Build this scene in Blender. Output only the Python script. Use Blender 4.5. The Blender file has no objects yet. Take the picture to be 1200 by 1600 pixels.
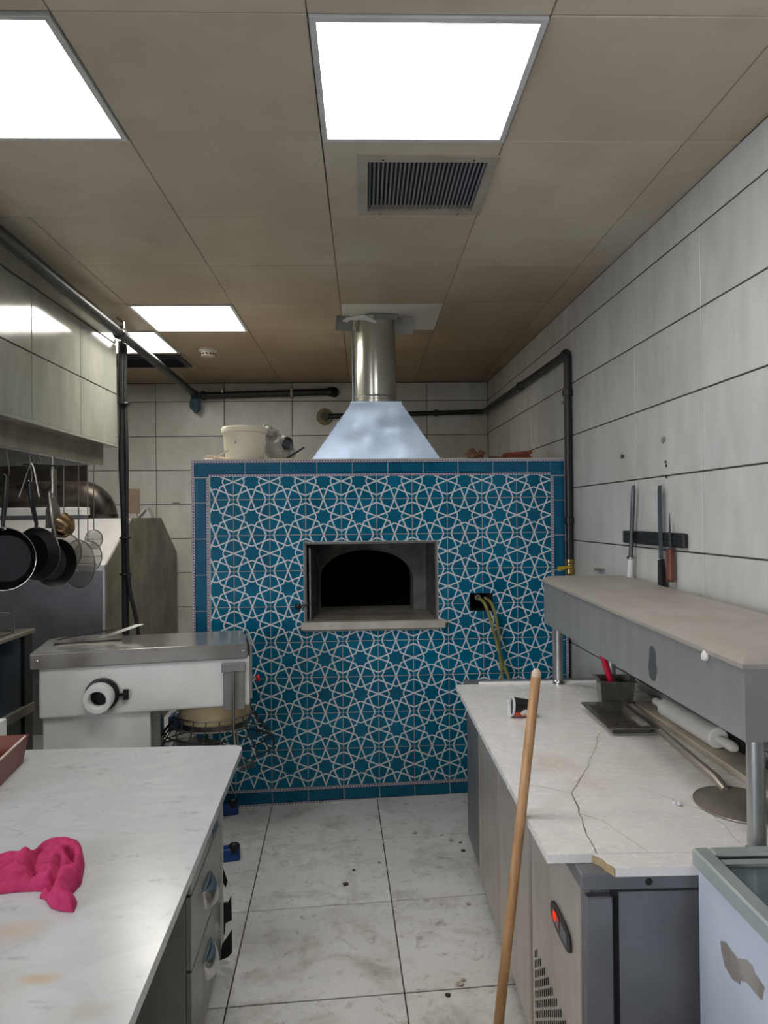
import bpy, bmesh, math, random
from mathutils import Matrix, Vector, noise
random.seed(7)
PI = math.pi
sc = bpy.context.scene
COL = sc.collection

# ------------------------------------------------------------------ camera
cam_d = bpy.data.cameras.new('camera'); cam = bpy.data.objects.new('camera', cam_d); COL.objects.link(cam)
cam_d.sensor_fit = 'VERTICAL'; cam_d.sensor_height = 32.0; cam_d.lens = 32.0 * 1155.0 / 1600.0
cam_d.clip_start = 0.02
cr = Vector((0.99961333, -0.02596479, -0.00995039)); cu = Vector((0.00979621, -0.00605845, 0.99993366)); cf = Vector((0.02602335, 0.9996445, 0.00580175))
cam.matrix_world = Matrix(((cr.x, cu.x, -cf.x, 0.0), (cr.y, cu.y, -cf.y, 0.0), (cr.z, cu.z, -cf.z, 1.57), (0, 0, 0, 1)))
sc.camera = cam
# ------------------------------------------------------------------ world, light levels, exposure
wd = bpy.data.worlds.new('world'); sc.world = wd; wd.use_nodes = True
wd.node_tree.nodes['Background'].inputs[0].default_value = (0.55, 0.68, 0.9, 1); wd.node_tree.nodes['Background'].inputs[1].default_value = 0.3
LAMP_NEAR = 12.0      # emission of the near ceiling panels
LAMP_FAR = 18.0       # emission of the far ceiling panels
WINDOW = 18.5         # daylight through the window behind the camera
sc.view_settings.view_transform = 'Standard'; sc.view_settings.look = 'None'
sc.view_settings.exposure = 0.1; sc.view_settings.gamma = 1.0; sc.view_settings.use_curve_mapping = False

# ------------------------------------------------------------------ materials
def lin(c, a=1.0):
    r = []
    for x in c[:3]:
        x = x / 255.0
        r.append(x / 12.92 if x <= 0.04045 else ((x + 0.055) / 1.055) ** 2.4)
    return (r[0], r[1], r[2], a)
class NT:
    def __init__(s, name):
        s.m = bpy.data.materials.new(name); s.m.use_nodes = True; s.t = s.m.node_tree
        s.b = s.t.nodes['Principled BSDF']; s.out = s.t.nodes['Material Output']
    def n(s, typ, **kw):
        x = s.t.nodes.new(typ)
        for k, v in kw.items(): setattr(x, k, v)
        return x
    def l(s, a, b): s.t.links.new(a, b)
    def math(s, op, a, b=None, c=None):
        x = s.n('ShaderNodeMath', operation=op)
        for i, v in enumerate((a, b, c)):
            if v is None: continue
            if hasattr(v, 'is_output'): s.l(v, x.inputs[i])
            else: x.inputs[i].default_value = v
        return x.outputs[0]
    def mix(s, fac, a, b, mode='MIX'):
        x = s.n('ShaderNodeMix', data_type='RGBA', blend_type=mode)
        for sock, v in ((x.inputs[0], fac), (x.inputs[6], a), (x.inputs[7], b)):
            if hasattr(v, 'is_output'): s.l(v, sock)
            else: sock.default_value = v
        return x.outputs[2]
    def coords(s, rand=True, scale=(1, 1, 1)):
        tc = s.n('ShaderNodeTexCoord'); v = tc.outputs['Object']
        if rand:
            oi = s.n('ShaderNodeObjectInfo'); mul = s.n('ShaderNodeVectorMath', operation='MULTIPLY_ADD')
            cmb = s.n('ShaderNodeCombineXYZ')
            for i in range(3): s.l(oi.outputs['Random'], cmb.inputs[i])
            s.l(cmb.outputs[0], mul.inputs[0]); mul.inputs[1].default_value = (37.0, 53.0, 71.0); s.l(v, mul.inputs[2]); v = mul.outputs[0]
        if scale != (1, 1, 1):
            mp = s.n('ShaderNodeMapping'); mp.inputs['Scale'].default_value = scale; s.l(v, mp.inputs[0]); v = mp.outputs[0]
        return v
    def noise(s, v, scale, detail=4, rough=0.55, dist=0.0):
        x = s.n('ShaderNodeTexNoise'); x.inputs['Scale'].default_value = scale; x.inputs['Detail'].default_value = detail
        x.inputs['Roughness'].default_value = rough; x.inputs['Distortion'].default_value = dist; s.l(v, x.inputs['Vector']); return x.outputs[0]
    def ramp(s, f, lo, hi):
        x = s.n('ShaderNodeMapRange'); x.inputs[1].default_value = lo; x.inputs[2].default_value = hi; s.l(f, x.inputs[0]); return x.outputs[0]
    def bump(s, h, strength, dist=0.001):
        x = s.n('ShaderNodeBump'); x.inputs['Strength'].default_value = strength; x.inputs['Distance'].default_value = dist
        s.l(h, x.inputs['Height']); s.l(x.outputs[0], s.b.inputs['Normal'])
def pbr(name, c1, rough=0.5, metal=0.0, c2=None, scale=6.0, band=(0.4, 0.65), stretch=(1, 1, 1), bump=0.0, bscale=40.0, bdist=0.001, rvar=0.08, rand=0.0, spec=0.5, detail=5):
    s = NT(name); b = s.b
    v = s.coords(scale=stretch); f = s.noise(v, scale, detail)
    c2 = c2 or tuple(x * 0.86 for x in c1)
    col = s.mix(s.ramp(f, *band), lin(c1), lin(c2))
    if rand:
        oi = s.n('ShaderNodeObjectInfo'); hv = s.n('ShaderNodeHueSaturation'); s.l(col, hv.inputs['Color'])
        s.l(s.math('MULTIPLY_ADD', oi.outputs['Random'], rand, 1 - rand / 2), hv.inputs['Value']); col = hv.outputs[0]
    s.l(col, b.inputs['Base Color']); b.inputs['Metallic'].default_value = metal; b.inputs['Specular IOR Level'].default_value = spec
    s.l(s.math('MULTIPLY_ADD', f, rvar * 2, rough - rvar), b.inputs['Roughness'])
    if bump: s.bump(s.noise(v, bscale, 3), bump, bdist)
    return s.m
def emis(name, c, strength, c2=None, scale=2.0):
    s = NT(name); e = s.n('ShaderNodeEmission')
    e.inputs[0].default_value = lin(c); e.inputs[1].default_value = strength
    s.l(e.outputs[0], s.out.inputs[0]); return s.m

def steel(name, c=(150, 150, 148), rough=0.34, stretch=(1, 1, 1), dirt=(96, 92, 84), band=(0.5, 0.85), bump=0.05, metal=0.72):
    s = NT(name); b = s.b; v = s.coords(rand=True); vs = s.coords(rand=True, scale=stretch)
    f = s.noise(vs, 14, 5); g = s.noise(v, 3.2, 6, 0.65)
    col = s.mix(s.ramp(f, 0.35, 0.7), lin(c), lin(tuple(x * 0.95 for x in c))); col = s.mix(s.math('MULTIPLY', s.ramp(g, *band), 0.7), col, lin(dirt))
    s.l(col, b.inputs['Base Color']); b.inputs['Metallic'].default_value = metal
    s.l(s.math('ADD', s.math('MULTIPLY_ADD', f, 0.14, rough - 0.07), s.math('MULTIPLY', s.ramp(g, *band), 0.12)), b.inputs['Roughness'])
    s.bump(f, bump, 0.0006); return s.m

def marble(name, base, vein, stain, rough=0.22, rot=0.5, spots=(), aniso=2.4):
    s = NT(name); b = s.b
    v0 = s.coords(rand=False); mp = s.n('ShaderNodeMapping'); mp.inputs['Rotation'].default_value = (0, 0, rot); mp.inputs['Scale'].default_value = (1, aniso, 1); s.l(v0, mp.inputs[0]); v = mp.outputs[0]
    f1 = s.noise(v, 3.2, 9, 0.62, 1.2); f2 = s.noise(v, 13.0, 8, 0.68, 0.5); f3 = s.noise(v0, 1.6, 4, 0.5)
    veins = s.math('ABSOLUTE', s.math('SUBTRACT', f1, 0.5)); vf = s.math('SUBTRACT', 1.0, s.ramp(veins, 0.0, 0.10))
    col = s.mix(s.math('MULTIPLY', vf, 0.13), lin(base), lin(vein))
    col = s.mix(s.math('MULTIPLY', s.ramp(f2, 0.57, 0.72), 0.55), col, lin(vein))
    col = s.mix(s.math('MULTIPLY', s.ramp(f3, 0.58, 0.78), 0.55), col, lin(stain))
    geo = s.n('ShaderNodeNewGeometry'); nz = s.noise(geo.outputs['Position'], 14, 5, 0.6)
    for (x, y, sx, sy, amt, c) in spots:     # old stains soaked into the stone
        mp2 = s.n('ShaderNodeMapping', vector_type='POINT'); mp2.inputs['Location'].default_value = (-x / sx, -y / sy, 0); mp2.inputs['Scale'].default_value = (1 / sx, 1 / sy, 0); s.l(geo.outputs['Position'], mp2.inputs[0])
        ln = s.n('ShaderNodeVectorMath', operation='LENGTH'); s.l(mp2.outputs[0], ln.inputs[0])
        q = s.math('ADD', ln.outputs['Value'], s.math('MULTIPLY_ADD', nz, 1.2, -0.6))
        col = s.mix(s.math('MULTIPLY', s.ramp(q, 1.0, 0.25), amt), col, lin(c))
    s.l(col, b.inputs['Base Color']); s.l(s.math('MULTIPLY_ADD', f2, 0.12, rough - 0.05), b.inputs['Roughness'])
    return s.m

def star_tile():
    s = NT('star tile glaze'); b = s.b; tc = s.n('ShaderNodeTexCoord'); sp = s.n('ShaderNodeSeparateXYZ'); s.l(tc.outputs['Object'], sp.inputs[0])
    h = 0.1975 / 2
    u0 = s.math('ABSOLUTE', s.math('DIVIDE', sp.outputs[0], h)); v0 = s.math('ABSOLUTE', s.math('DIVIDE', sp.outputs[2], h))
    u = s.math('MAXIMUM', u0, v0); v = s.math('MINIMUM', u0, v0)
    A = s.math('ABSOLUTE', s.math('SUBTRACT', s.math('SUBTRACT', u, 0.39), s.math('MULTIPLY', v, 0.4)))
    A = s.math('MAXIMUM', A, s.math('SUBTRACT', 0.415, u))
    B = s.math('ABSOLUTE', s.math('SUBTRACT', s.math('SUBTRACT', v, 0.39), s.math('MULTIPLY', u, 0.4)))
    Cc = s.math('ABSOLUTE', s.math('SUBTRACT', s.math('ADD', v, s.math('MULTIPLY', u, 0.389)), 0.389))
    d = s.math('MINIMUM', s.math('MINIMUM', A, B), Cc)
    # small blunt at the star tips: a short flat across the kinks
    d = s.math('DIVIDE', d, 1.077)
    line = s.ramp(d, 0.043, 0.030)
    vv = s.coords(); g = s.noise(vv, 9, 4)
    blue = s.mix(s.ramp(g, 0.3, 0.7), lin((8, 104, 134)), lin((4, 88, 116)))
    oi = s.n('ShaderNodeObjectInfo'); hv = s.n('ShaderNodeHueSaturation'); s.l(blue, hv.inputs['Color']); s.l(s.math('MULTIPLY_ADD', oi.outputs['Random'], 0.22, 0.9), hv.inputs['Value'])
    col = s.mix(line, hv.outputs[0], lin((212, 219, 220)))
    s.l(col, b.inputs['Base Color']); b.inputs['Roughness'].default_value = 0.2; b.inputs['Specular IOR Level'].default_value = 0.22
    s.bump(line, 0.35, 0.0008); return s.m

def border_tile(corner=False):
    s = NT('border tile corner glaze' if corner else 'border tile glaze'); b = s.b; tc = s.n('ShaderNodeTexCoord'); sp = s.n('ShaderNodeSeparateXYZ'); s.l(tc.outputs['Object'], sp.inputs[0])
    hw = 0.047
    x, z = sp.outputs[0], sp.outputs[2]
    if corner:
        a = s.math('DIVIDE', s.math('MAXIMUM', s.math('MULTIPLY', x, -1.0), z), hw); run = s.math('SUBTRACT', x, z)
    else:
        a = s.math('DIVIDE', s.math('ABSOLUTE', z), hw); run = x
    navy = s.math('GREATER_THAN', a, 0.60)
    rope = s.math('MULTIPLY', s.math('GREATER_THAN', a, 0.68), s.math('LESS_THAN', a, 0.94))
    dash = s.math('GREATER_THAN', s.math('SINE', s.math('MULTIPLY', run, 2 * PI / 0.0155)), -0.1)
    mid = s.math('MULTIPLY', s.math('GREATER_THAN', a, 0.75), s.math('LESS_THAN', a, 0.87))
    ropec = s.mix(s.math('MULTIPLY', mid, s.math('SUBTRACT', 1.0, dash)), lin((190, 186, 200)), lin((26, 26, 66)))
    vv = s.coords(); g = s.noise(vv, 7, 4)
    col = s.mix(s.ramp(g, 0.3, 0.7), lin((14, 98, 128)), lin((8, 82, 112)))
    col = s.mix(navy, col, lin((12, 14, 52))); col = s.mix(rope, col, ropec)
    s.l(col, b.inputs['Base Color']); b.inputs['Roughness'].default_value = 0.2; b.inputs['Specular IOR Level'].default_value = 0.25; return s.m

def wall_tile_mat(name, c1, c2, rough, rand=0.06, dirt=None):
    s = NT(name); b = s.b; v = s.coords(); vs = s.coords(scale=(1, 1, 0.35))
    f = s.noise(vs, 9, 6, 0.6); g = s.noise(v, 2.2, 4)
    col = s.mix(s.ramp(f, 0.35, 0.68), lin(c1), lin(c2))
    if dirt: col = s.mix(s.math('MULTIPLY', s.ramp(g, 0.5, 0.8), 0.5), col, lin(dirt))
    oi = s.n('ShaderNodeObjectInfo'); hv = s.n('ShaderNodeHueSaturation'); s.l(col, hv.inputs['Color']); s.l(s.math('MULTIPLY_ADD', oi.outputs['Random'], rand, 1 - rand / 2), hv.inputs['Value'])
    s.l(hv.outputs[0], b.inputs['Base Color']); s.l(s.math('MULTIPLY_ADD', f, 0.12, rough - 0.06), b.inputs['Roughness'])
    s.bump(s.noise(v, 1.6, 2), 0.25, 0.004); return s.m

def floor_tile_mat():
    s = NT('floor tile'); b = s.b; v = s.coords()
    f = s.noise(v, 5, 8, 0.68, 0.4); g = s.noise(v, 14, 7, 0.7, 1.5); h = s.noise(v, 2.0, 5, 0.6)
    col = s.mix(s.ramp(h, 0.35, 0.7), lin((228, 227, 224)), lin((212, 210, 206)))
    col = s.mix(s.math('MULTIPLY', s.ramp(f, 0.49, 0.68), 0.6), col, lin((156, 149, 138)))
    col = s.mix(s.math('MULTIPLY', s.ramp(g, 0.56, 0.70), 0.6), col, lin((122, 114, 104)))
    s.l(col, b.inputs['Base Color']); s.l(s.math('MULTIPLY_ADD', f, 0.3, 0.3), b.inputs['Roughness'])
    s.bump(f, 0.15, 0.001); return s.m

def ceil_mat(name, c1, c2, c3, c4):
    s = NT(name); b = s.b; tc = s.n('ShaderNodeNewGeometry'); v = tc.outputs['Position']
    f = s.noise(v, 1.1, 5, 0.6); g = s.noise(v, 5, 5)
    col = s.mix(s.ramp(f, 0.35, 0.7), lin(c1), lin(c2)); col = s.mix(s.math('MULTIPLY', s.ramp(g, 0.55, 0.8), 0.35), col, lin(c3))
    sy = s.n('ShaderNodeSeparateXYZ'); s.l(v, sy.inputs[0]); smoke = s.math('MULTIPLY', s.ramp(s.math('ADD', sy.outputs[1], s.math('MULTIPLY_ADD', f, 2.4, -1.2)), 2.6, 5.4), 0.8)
    col = s.mix(smoke, col, lin(c4))   # oven smoke browning, deepened with distance to paint the far ceiling dimmer
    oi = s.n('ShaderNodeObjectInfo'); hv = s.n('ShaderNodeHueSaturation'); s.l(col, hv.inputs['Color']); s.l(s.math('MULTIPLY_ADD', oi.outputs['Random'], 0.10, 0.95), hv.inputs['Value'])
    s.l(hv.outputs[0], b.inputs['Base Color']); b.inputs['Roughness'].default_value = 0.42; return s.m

def mesh_net(name, c, alpha):
    s = NT(name); s.b.inputs['Base Color'].default_value = lin(c); s.b.inputs['Metallic'].default_value = 0.8; s.b.inputs['Roughness'].default_value = 0.4
    s.b.inputs['Alpha'].default_value = alpha; return s.m
def glassy(name, c, alpha, rough=0.08):
    s = NT(name); s.b.inputs['Base Color'].default_value = lin(c); s.b.inputs['Roughness'].default_value = rough; s.b.inputs['Alpha'].default_value = alpha; s.b.inputs['Specular IOR Level'].default_value = 0.6; return s.m

M = {}
M['wall_tile'] = wall_tile_mat('wall tile glaze', (197, 196, 191), (181, 180, 174), 0.3, dirt=(168, 164, 152))
M['hood_tile'] = wall_tile_mat('hood cladding glaze', (158, 158, 149), (142, 143, 135), 0.13)
M['grout'] = pbr('dark grout', (62, 58, 52), 0.9, c2=(44, 41, 37))
M['oven_grout'] = pbr('pale grout', (190, 186, 174), 0.85, c2=(160, 156, 144))
M['star'] = star_tile(); M['border'] = border_tile(); M['corner'] = border_tile(True)
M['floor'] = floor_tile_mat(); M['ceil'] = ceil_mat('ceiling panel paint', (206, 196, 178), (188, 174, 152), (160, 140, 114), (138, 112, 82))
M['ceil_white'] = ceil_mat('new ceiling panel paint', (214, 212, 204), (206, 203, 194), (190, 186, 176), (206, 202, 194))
M['ceil_gap'] = pbr('ceiling gap', (70, 62, 50), 0.9)
M['plaster'] = pbr('plain plaster', (176, 174, 168), 0.8)
M['lamp_near'] = emis('lit diffuser', (252, 252, 252), LAMP_NEAR); M['lamp_far'] = emis('lit diffuser warm', (255, 251, 240), LAMP_FAR)
M['sky_pane'] = emis('daylit pane', (234, 240, 255), WINDOW)
M['white_frame'] = pbr('white enamel frame', (214, 214, 212), 0.35, c2=(198, 198, 196))
M['vent_frame'] = pbr('vent frame paint', (176, 168, 152), 0.5, c2=(160, 150, 132))
M['vent_dark'] = pbr('vent duct dark', (36, 38, 46), 0.7); M['vent_slat'] = pbr('vent slat', (122, 124, 132), 0.45)
M['steel_v'] = steel('steel brushed upright', (168, 168, 165), 0.34, (1, 1, 0.08)); M['steel_h'] = steel('steel brushed lengthwise', (172, 170, 166), 0.34, (1, 0.08, 1))
M['steel_box'] = steel('pale brushed steel', (176, 175, 172), 0.36, (1, 1, 0.06), dirt=(150, 148, 144), metal=0.6)
M['steel_door'] = steel('warm brushed door steel', (204, 194, 184), 0.34, (1, 1, 0.08), dirt=(178, 166, 156), metal=0.55)
M['steel_top'] = steel('steel shelf top, floury', (190, 184, 175), 0.45, (1, 0.15, 1), dirt=(166, 156, 144), band=(0.35, 0.7), metal=0.5)
M['steel_dark'] = steel('sooty steel', (150, 146, 136), 0.45, (1, 1, 0.12), dirt=(92, 86, 76), band=(0.35, 0.7), metal=0.5)
M['steel_pale_lit'] = steel('pale lit sheet steel', (206, 204, 204), 0.4, (1, 1, 0.3), dirt=(190, 186, 180), metal=0.35)
M['steel_grey'] = pbr('grey coated steel', (120, 121, 124), 0.42, 0.35, c2=(108, 109, 112))
M['steel_lid'] = steel('steel lid', (176, 176, 172), 0.16, (0.1, 1, 1), bump=0.02)
M['chrome'] = pbr('chrome', (200, 200, 200), 0.2, 1.0, rvar=0.04)
M['wire'] = pbr('steel wire', (150, 146, 138), 0.3, 0.95); M['wire_dark'] = pbr('dark wire', (46, 48, 52), 0.4, 0.6)
M['galv'] = steel('galvanised sheet', (208, 224, 246), 0.34, (1, 1, 1), dirt=(180, 200, 226), band=(0.4, 0.75), bump=0.15, metal=0.85)
M['flue'] = steel('galvanised flue', (188, 188, 178), 0.2, (1, 1, 0.05), dirt=(170, 168, 156), bump=0.08)
M['foil'] = pbr('grey foil tape', (136, 134, 128), 0.5, 0.3, bump=0.5, bscale=25, bdist=0.004)
M['marble_l'] = marble('white marble grey veined', (193, 195, 195), (126, 132, 136), (204, 194, 172), 0.2, 0.15, [(-0.70, 1.48, 0.075, 0.06, 0.5, (190, 156, 120)), (-0.585, 1.325, 0.045, 0.022, 0.7, (190, 158, 118)), (-0.455, 1.235, 0.05, 0.03, 0.4, (176, 160, 128)), (-0.70, 1.30, 0.12, 0.08, 0.35, (196, 180, 150))], 1.5)
M['marble_r'] = marble('white marble warm veined', (234, 231, 226), (178, 172, 165), (202, 186, 168), 0.26, 1.0, [(0.56, 2.22, 0.10, 0.14, 0.4, (206, 178, 156)), (0.62, 2.05, 0.09, 0.10, 0.25, (206, 184, 160))], 1.6)
M['stain'] = pbr('tea stain', (176, 148, 112), 0.3, c2=(196, 178, 148))
M['crack'] = pbr('crack filler', (130, 116, 96), 0.7, c2=(92, 80, 64)); M['broken'] = pbr('broken marble', (178, 156, 118), 0.9, c2=(120, 98, 66), bump=1.0, bscale=120, bdist=0.004)
M['white_paint'] = pbr('white machine enamel', (226, 226, 220), 0.34, c2=(212, 212, 205), scale=3)
M['cream'] = pbr('cream drum', (206, 188, 148), 0.4, c2=(186, 166, 124)); M['black'] = pbr('black plastic', (18, 18, 20), 0.42); M['black_pipe'] = pbr('black painted pipe', (30, 32, 36), 0.4, c2=(22, 24, 28))
M['rubber'] = pbr('black rubber', (16, 16, 17), 0.7); M['red'] = pbr('red plastic', (196, 20, 36), 0.35); M['pink_sp'] = pbr('red silicone', (214, 22, 62), 0.45)
M['bluefoot'] = pbr('blue plastic', (14, 60, 132), 0.4, c2=(10, 50, 112)); M['navy'] = pbr('dark blue enamel', (20, 44, 62), 0.24, c2=(14, 34, 50))
M['pan'] = pbr('black nonstick', (12, 13, 15), 0.5, spec=0.25); M['pan_in'] = pbr('worn nonstick', (40, 44, 44), 0.35, c2=(26, 30, 30)); M['brass'] = pbr('brassy steel', (150, 126, 96), 0.25, 0.95)
M['net'] = mesh_net('fine wire mesh', (128, 122, 112), 0.34)
M['soot'] = pbr('sooty pipe', (92, 84, 76), 0.4, 0.6, c2=(28, 24, 22), scale=5, band=(0.4, 0.6))
M['cavity'] = pbr('soot and shade black brick', (12, 12, 14), 0.95); M['oven_stone'] = pbr('sooty stone', (118, 114, 108), 0.8, c2=(56, 52, 48), scale=5, band=(0.4, 0.7), bump=0.5, bscale=12, bdist=0.004)
M['oven_floor'] = pbr('oven hearth stone', (150, 144, 132), 0.6, c2=(122, 116, 106), scale=7); M['sill'] = pbr('marble sill', (196, 190, 178), 0.35, c2=(170, 162, 148))
M['jamb'] = steel('jamb steel', (132, 132, 130), 0.4, (1, 1, 0.1), dirt=(70, 66, 62), band=(0.4, 0.7))
M['bucket'] = pbr('cream plastic', (226, 220, 200), 0.45, c2=(216, 208, 186)); M['bag'] = glassy('thin grey plastic film', (150, 148, 142), 0.6, 0.3); M['bagprint'] = pbr('black print', (24, 24, 26), 0.5)
M['wood'] = pbr('pale beech wood', (196, 152, 106), 0.5, c2=(166, 122, 78), scale=9, stretch=(6, 6, 0.6), rvar=0.05); M['woodtip'] = pbr('worn pale tip', (214, 190, 164), 0.6)
M['wood_dark'] = pbr('brown wood', (112, 62, 44), 0.5, c2=(84, 44, 32), scale=12); M['wood_light'] = pbr('light wood', (190, 168, 132), 0.6, c2=(160, 138, 104), scale=12)
M['brownred'] = pbr('red brown card', (132, 56, 40), 0.6); M['browncard'] = pbr('brown card', (104, 86, 72), 0.7, c2=(90, 72, 58)); M['leather'] = pbr('brown leather', (120, 88, 66), 0.7, c2=(96, 62, 44), scale=30)
M['terracotta'] = pbr('terracotta plastic', (116, 52, 36), 0.45, c2=(106, 46, 32)); M['rim'] = pbr('pale rim highlight', (206, 190, 176), 0.5)
M['cloth'] = pbr('pink terry cloth', (186, 62, 104), 0.95, c2=(172, 50, 94), scale=60, bump=0.7, bscale=420, bdist=0.002, spec=0.1)
M['paper'] = pbr('white paper', (226, 226, 224), 0.7); M['orange'] = pbr('orange print', (214, 72, 34), 0.5)
M['nylon'] = pbr('white nylon', (222, 218, 208), 0.45, c2=(206, 200, 186)); M['board'] = pbr('floury board', (190, 180, 162), 0.6, c2=(168, 156, 136))
M['peel'] = steel('dull peel steel', (172, 163, 150), 0.36, (1, 1, 1), dirt=(136, 128, 116), metal=0.6); M['tray'] = steel('dark tray steel', (140, 136, 126), 0.24, (1, 1, 1), dirt=(92, 88, 80), metal=0.8)
M['freezer'] = pbr('white freezer enamel', (190, 198, 208), 0.32, c2=(178, 186, 196), scale=2); M['freezer_rim'] = pbr('grey plastic rim', (150, 158, 154), 0.4, c2=(138, 146, 142)); M['peeled'] = pbr('bare patch', (150, 144, 138), 0.6, c2=(128, 120, 112), scale=14)
M['glass'] = glassy('lid glass', (120, 136, 140), 0.35, 0.06); M['inner'] = pbr('freezer liner', (150, 156, 162), 0.4)
M['led'] = emis('red led', (255, 30, 20), 3.0); M['redscreen'] = pbr('dark red screen', (110, 14, 26), 0.2); M['slot'] = pbr('slot dark', (20, 20, 20), 0.8)
M['blade'] = pbr('knife steel', (120, 122, 124), 0.3, 0.85); M['steelrod'] = pbr('grey rod', (92, 94, 96), 0.4, 0.6); M['white_handle'] = pbr('white handle', (222, 222, 220), 0.3)
M['hose'] = pbr('yellow green hose', (148, 142, 78), 0.4, c2=(120, 114, 62), scale=20); M['brassv'] = pbr('brass', (178, 150, 96), 0.3, 0.9); M['yellow'] = pbr('yellow lever', (206, 172, 40), 0.4)
M['rag'] = pbr('blue grey rag', (70, 96, 112), 0.9); M['putty'] = pbr('putty', (140, 128, 96), 0.9, bump=1, bscale=60, bdist=0.004); M['crumb'] = pbr('plaster crumb', (196, 186, 172), 0.9); M['crumb_d'] = pbr('dark crumb', (74, 66, 58), 0.9)
M['smudge'] = pbr('grey smudge', (128, 126, 122), 0.6); M['damp'] = pbr('damp mark', (96, 100, 102), 0.3, 0.5)
M['det'] = pbr('detector shell', (210, 206, 192), 0.5); M['string'] = pbr('string', (206, 188, 170), 0.9)

# ------------------------------------------------------------------ mesh building
WM = {}
def setp(o, label=None, cat=None, group=None, kind=None):
    if label: o['label'] = label
    if cat: o['category'] = cat
    if group: o['group'] = group
    if kind: o['kind'] = kind
    return o
def thing(name, label, cat, loc=(0, 0, 0), rotz=0.0, group=None, mat=None):
    o = bpy.data.objects.new(name, None); COL.objects.link(o); o.empty_display_size = 0.1
    mw = mat if mat is not None else Matrix.Translation(loc) @ Matrix.Rotation(rotz, 4, 'Z')
    o.matrix_world = mw; WM[o] = mw.copy(); return setp(o, label, cat, group)
class MB:
    def __init__(s): s.v = []; s.f = []; s.X = Matrix()
    def add(s, vs, fs, X=None):
        n = len(s.v); X = s.X if X is None else s.X @ X
        s.v += [tuple(X @ Vector(p)) for p in vs]; s.f += [tuple(i + n for i in f) for f in fs]; return s
    def box(s, x0, x1, y0, y1, z0, z1, X=None, bev=0.0):
        if bev:
            bm = bmesh.new(); bmesh.ops.create_cube(bm, size=1.0)
            for v in bm.verts: v.co = Vector(((x0 + x1) / 2 + v.co.x * (x1 - x0), (y0 + y1) / 2 + v.co.y * (y1 - y0), (z0 + z1) / 2 + v.co.z * (z1 - z0)))
            bmesh.ops.bevel(bm, geom=list(bm.edges), offset=bev, segments=(3 if bev > 0.005 else 1), affect='EDGES', profile=0.5)
            s.bevelled = True
            bm.verts.ensure_lookup_table(); vs = [v.co.copy() for v in bm.verts]; fs = [[v.index for v in f.verts] for f in bm.faces]; bm.free()
            return s.add(vs, fs, X)
        vs = [(x0, y0, z0), (x1, y0, z0), (x1, y1, z0), (x0, y1, z0), (x0, y0, z1), (x1, y0, z1), (x1, y1, z1), (x0, y1, z1)]
        return s.add(vs, [(0, 3, 2, 1), (4, 5, 6, 7), (0, 1, 5, 4), (1, 2, 6, 5), (2, 3, 7, 6), (3, 0, 4, 7)], X)
    def tube(s, pts, r, n=10, caps=True, X=None, closed=False):
        P = [Vector(p) for p in pts]; N = len(P); rs = r if isinstance(r, (list, tuple)) else [r] * N
        vs, fs = [], []; up = None
        for i in range(N):
            a = P[(i - 1) % N] if (closed or i) else P[0]; b = P[(i + 1) % N] if (closed or i < N - 1) else P[-1]
            t = (b - a).normalized()
            if up is None: up = t.orthogonal().normalized()
            up = (up - t * up.dot(t)); up = up.normalized() if up.length > 1e-6 else t.orthogonal().normalized()
            sd = t.cross(up)
            for k in range(n):
                an = 2 * PI * k / n; vs.append(P[i] + (up * math.cos(an) + sd * math.sin(an)) * rs[i])
        for i in range(N if closed else N - 1):
            for k in range(n):
                j = (i + 1) % N; fs.append((i * n + k, i * n + (k + 1) % n, j * n + (k + 1) % n, j * n + k))
        if caps and not closed: fs += [tuple(range(n - 1, -1, -1)), tuple((N - 1) * n + k for k in range(n))]
        return s.add(vs, fs, X)
    def lathe(s, prof, n=24, X=None, a0=0.0, a1=2 * PI):
        full = abs(a1 - a0 - 2 * PI) < 1e-6; m = n if full else n + 1; vs, fs = [], []
        for r, z in prof:
            for k in range(m):
                an = a0 + (a1 - a0) * k / n; vs.append((r * math.cos(an), r * math.sin(an), z))
        for i in range(len(prof) - 1):
            for k in range(n):
                j = (k + 1) % m; fs.append((i * m + k, i * m + j, (i + 1) * m + j, (i + 1) * m + k))
        if full:
            if prof[0][0] > 1e-5: fs.append(tuple(range(m - 1, -1, -1)))
            if prof[-1][0] > 1e-5: fs.append(tuple((len(prof) - 1) * m + k for k in range(m)))
        return s.add(vs, fs, X)
    def prism(s, poly, h0, h1, axis='Z', X=None):
        n = len(poly); g = {'Z': lambda a, b, h: (a, b, h), 'X': lambda a, b, h: (h, a, b), 'Y': lambda a, b, h: (a, h, b)}[axis]
        vs = [g(a, b, h0) for a, b in poly] + [g(a, b, h1) for a, b in poly]
        fs = [tuple(range(n - 1, -1, -1)), tuple(range(n, 2 * n))] + [(i, (i + 1) % n, n + (i + 1) % n, n + i) for i in range(n)]
        return s.add(vs, fs, X)
    def loft(s, rings, X=None, cap=True):
        n = len(rings[0]); vs = [p for r in rings for p in r]; fs = []
        for i in range(len(rings) - 1):
            for k in range(n): fs.append((i * n + k, i * n + (k + 1) % n, (i + 1) * n + (k + 1) % n, (i + 1) * n + k))
        if cap: fs += [tuple(range(n - 1, -1, -1)), tuple((len(rings) - 1) * n + k for k in range(n))]
        return s.add(vs, fs, X)
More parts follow.
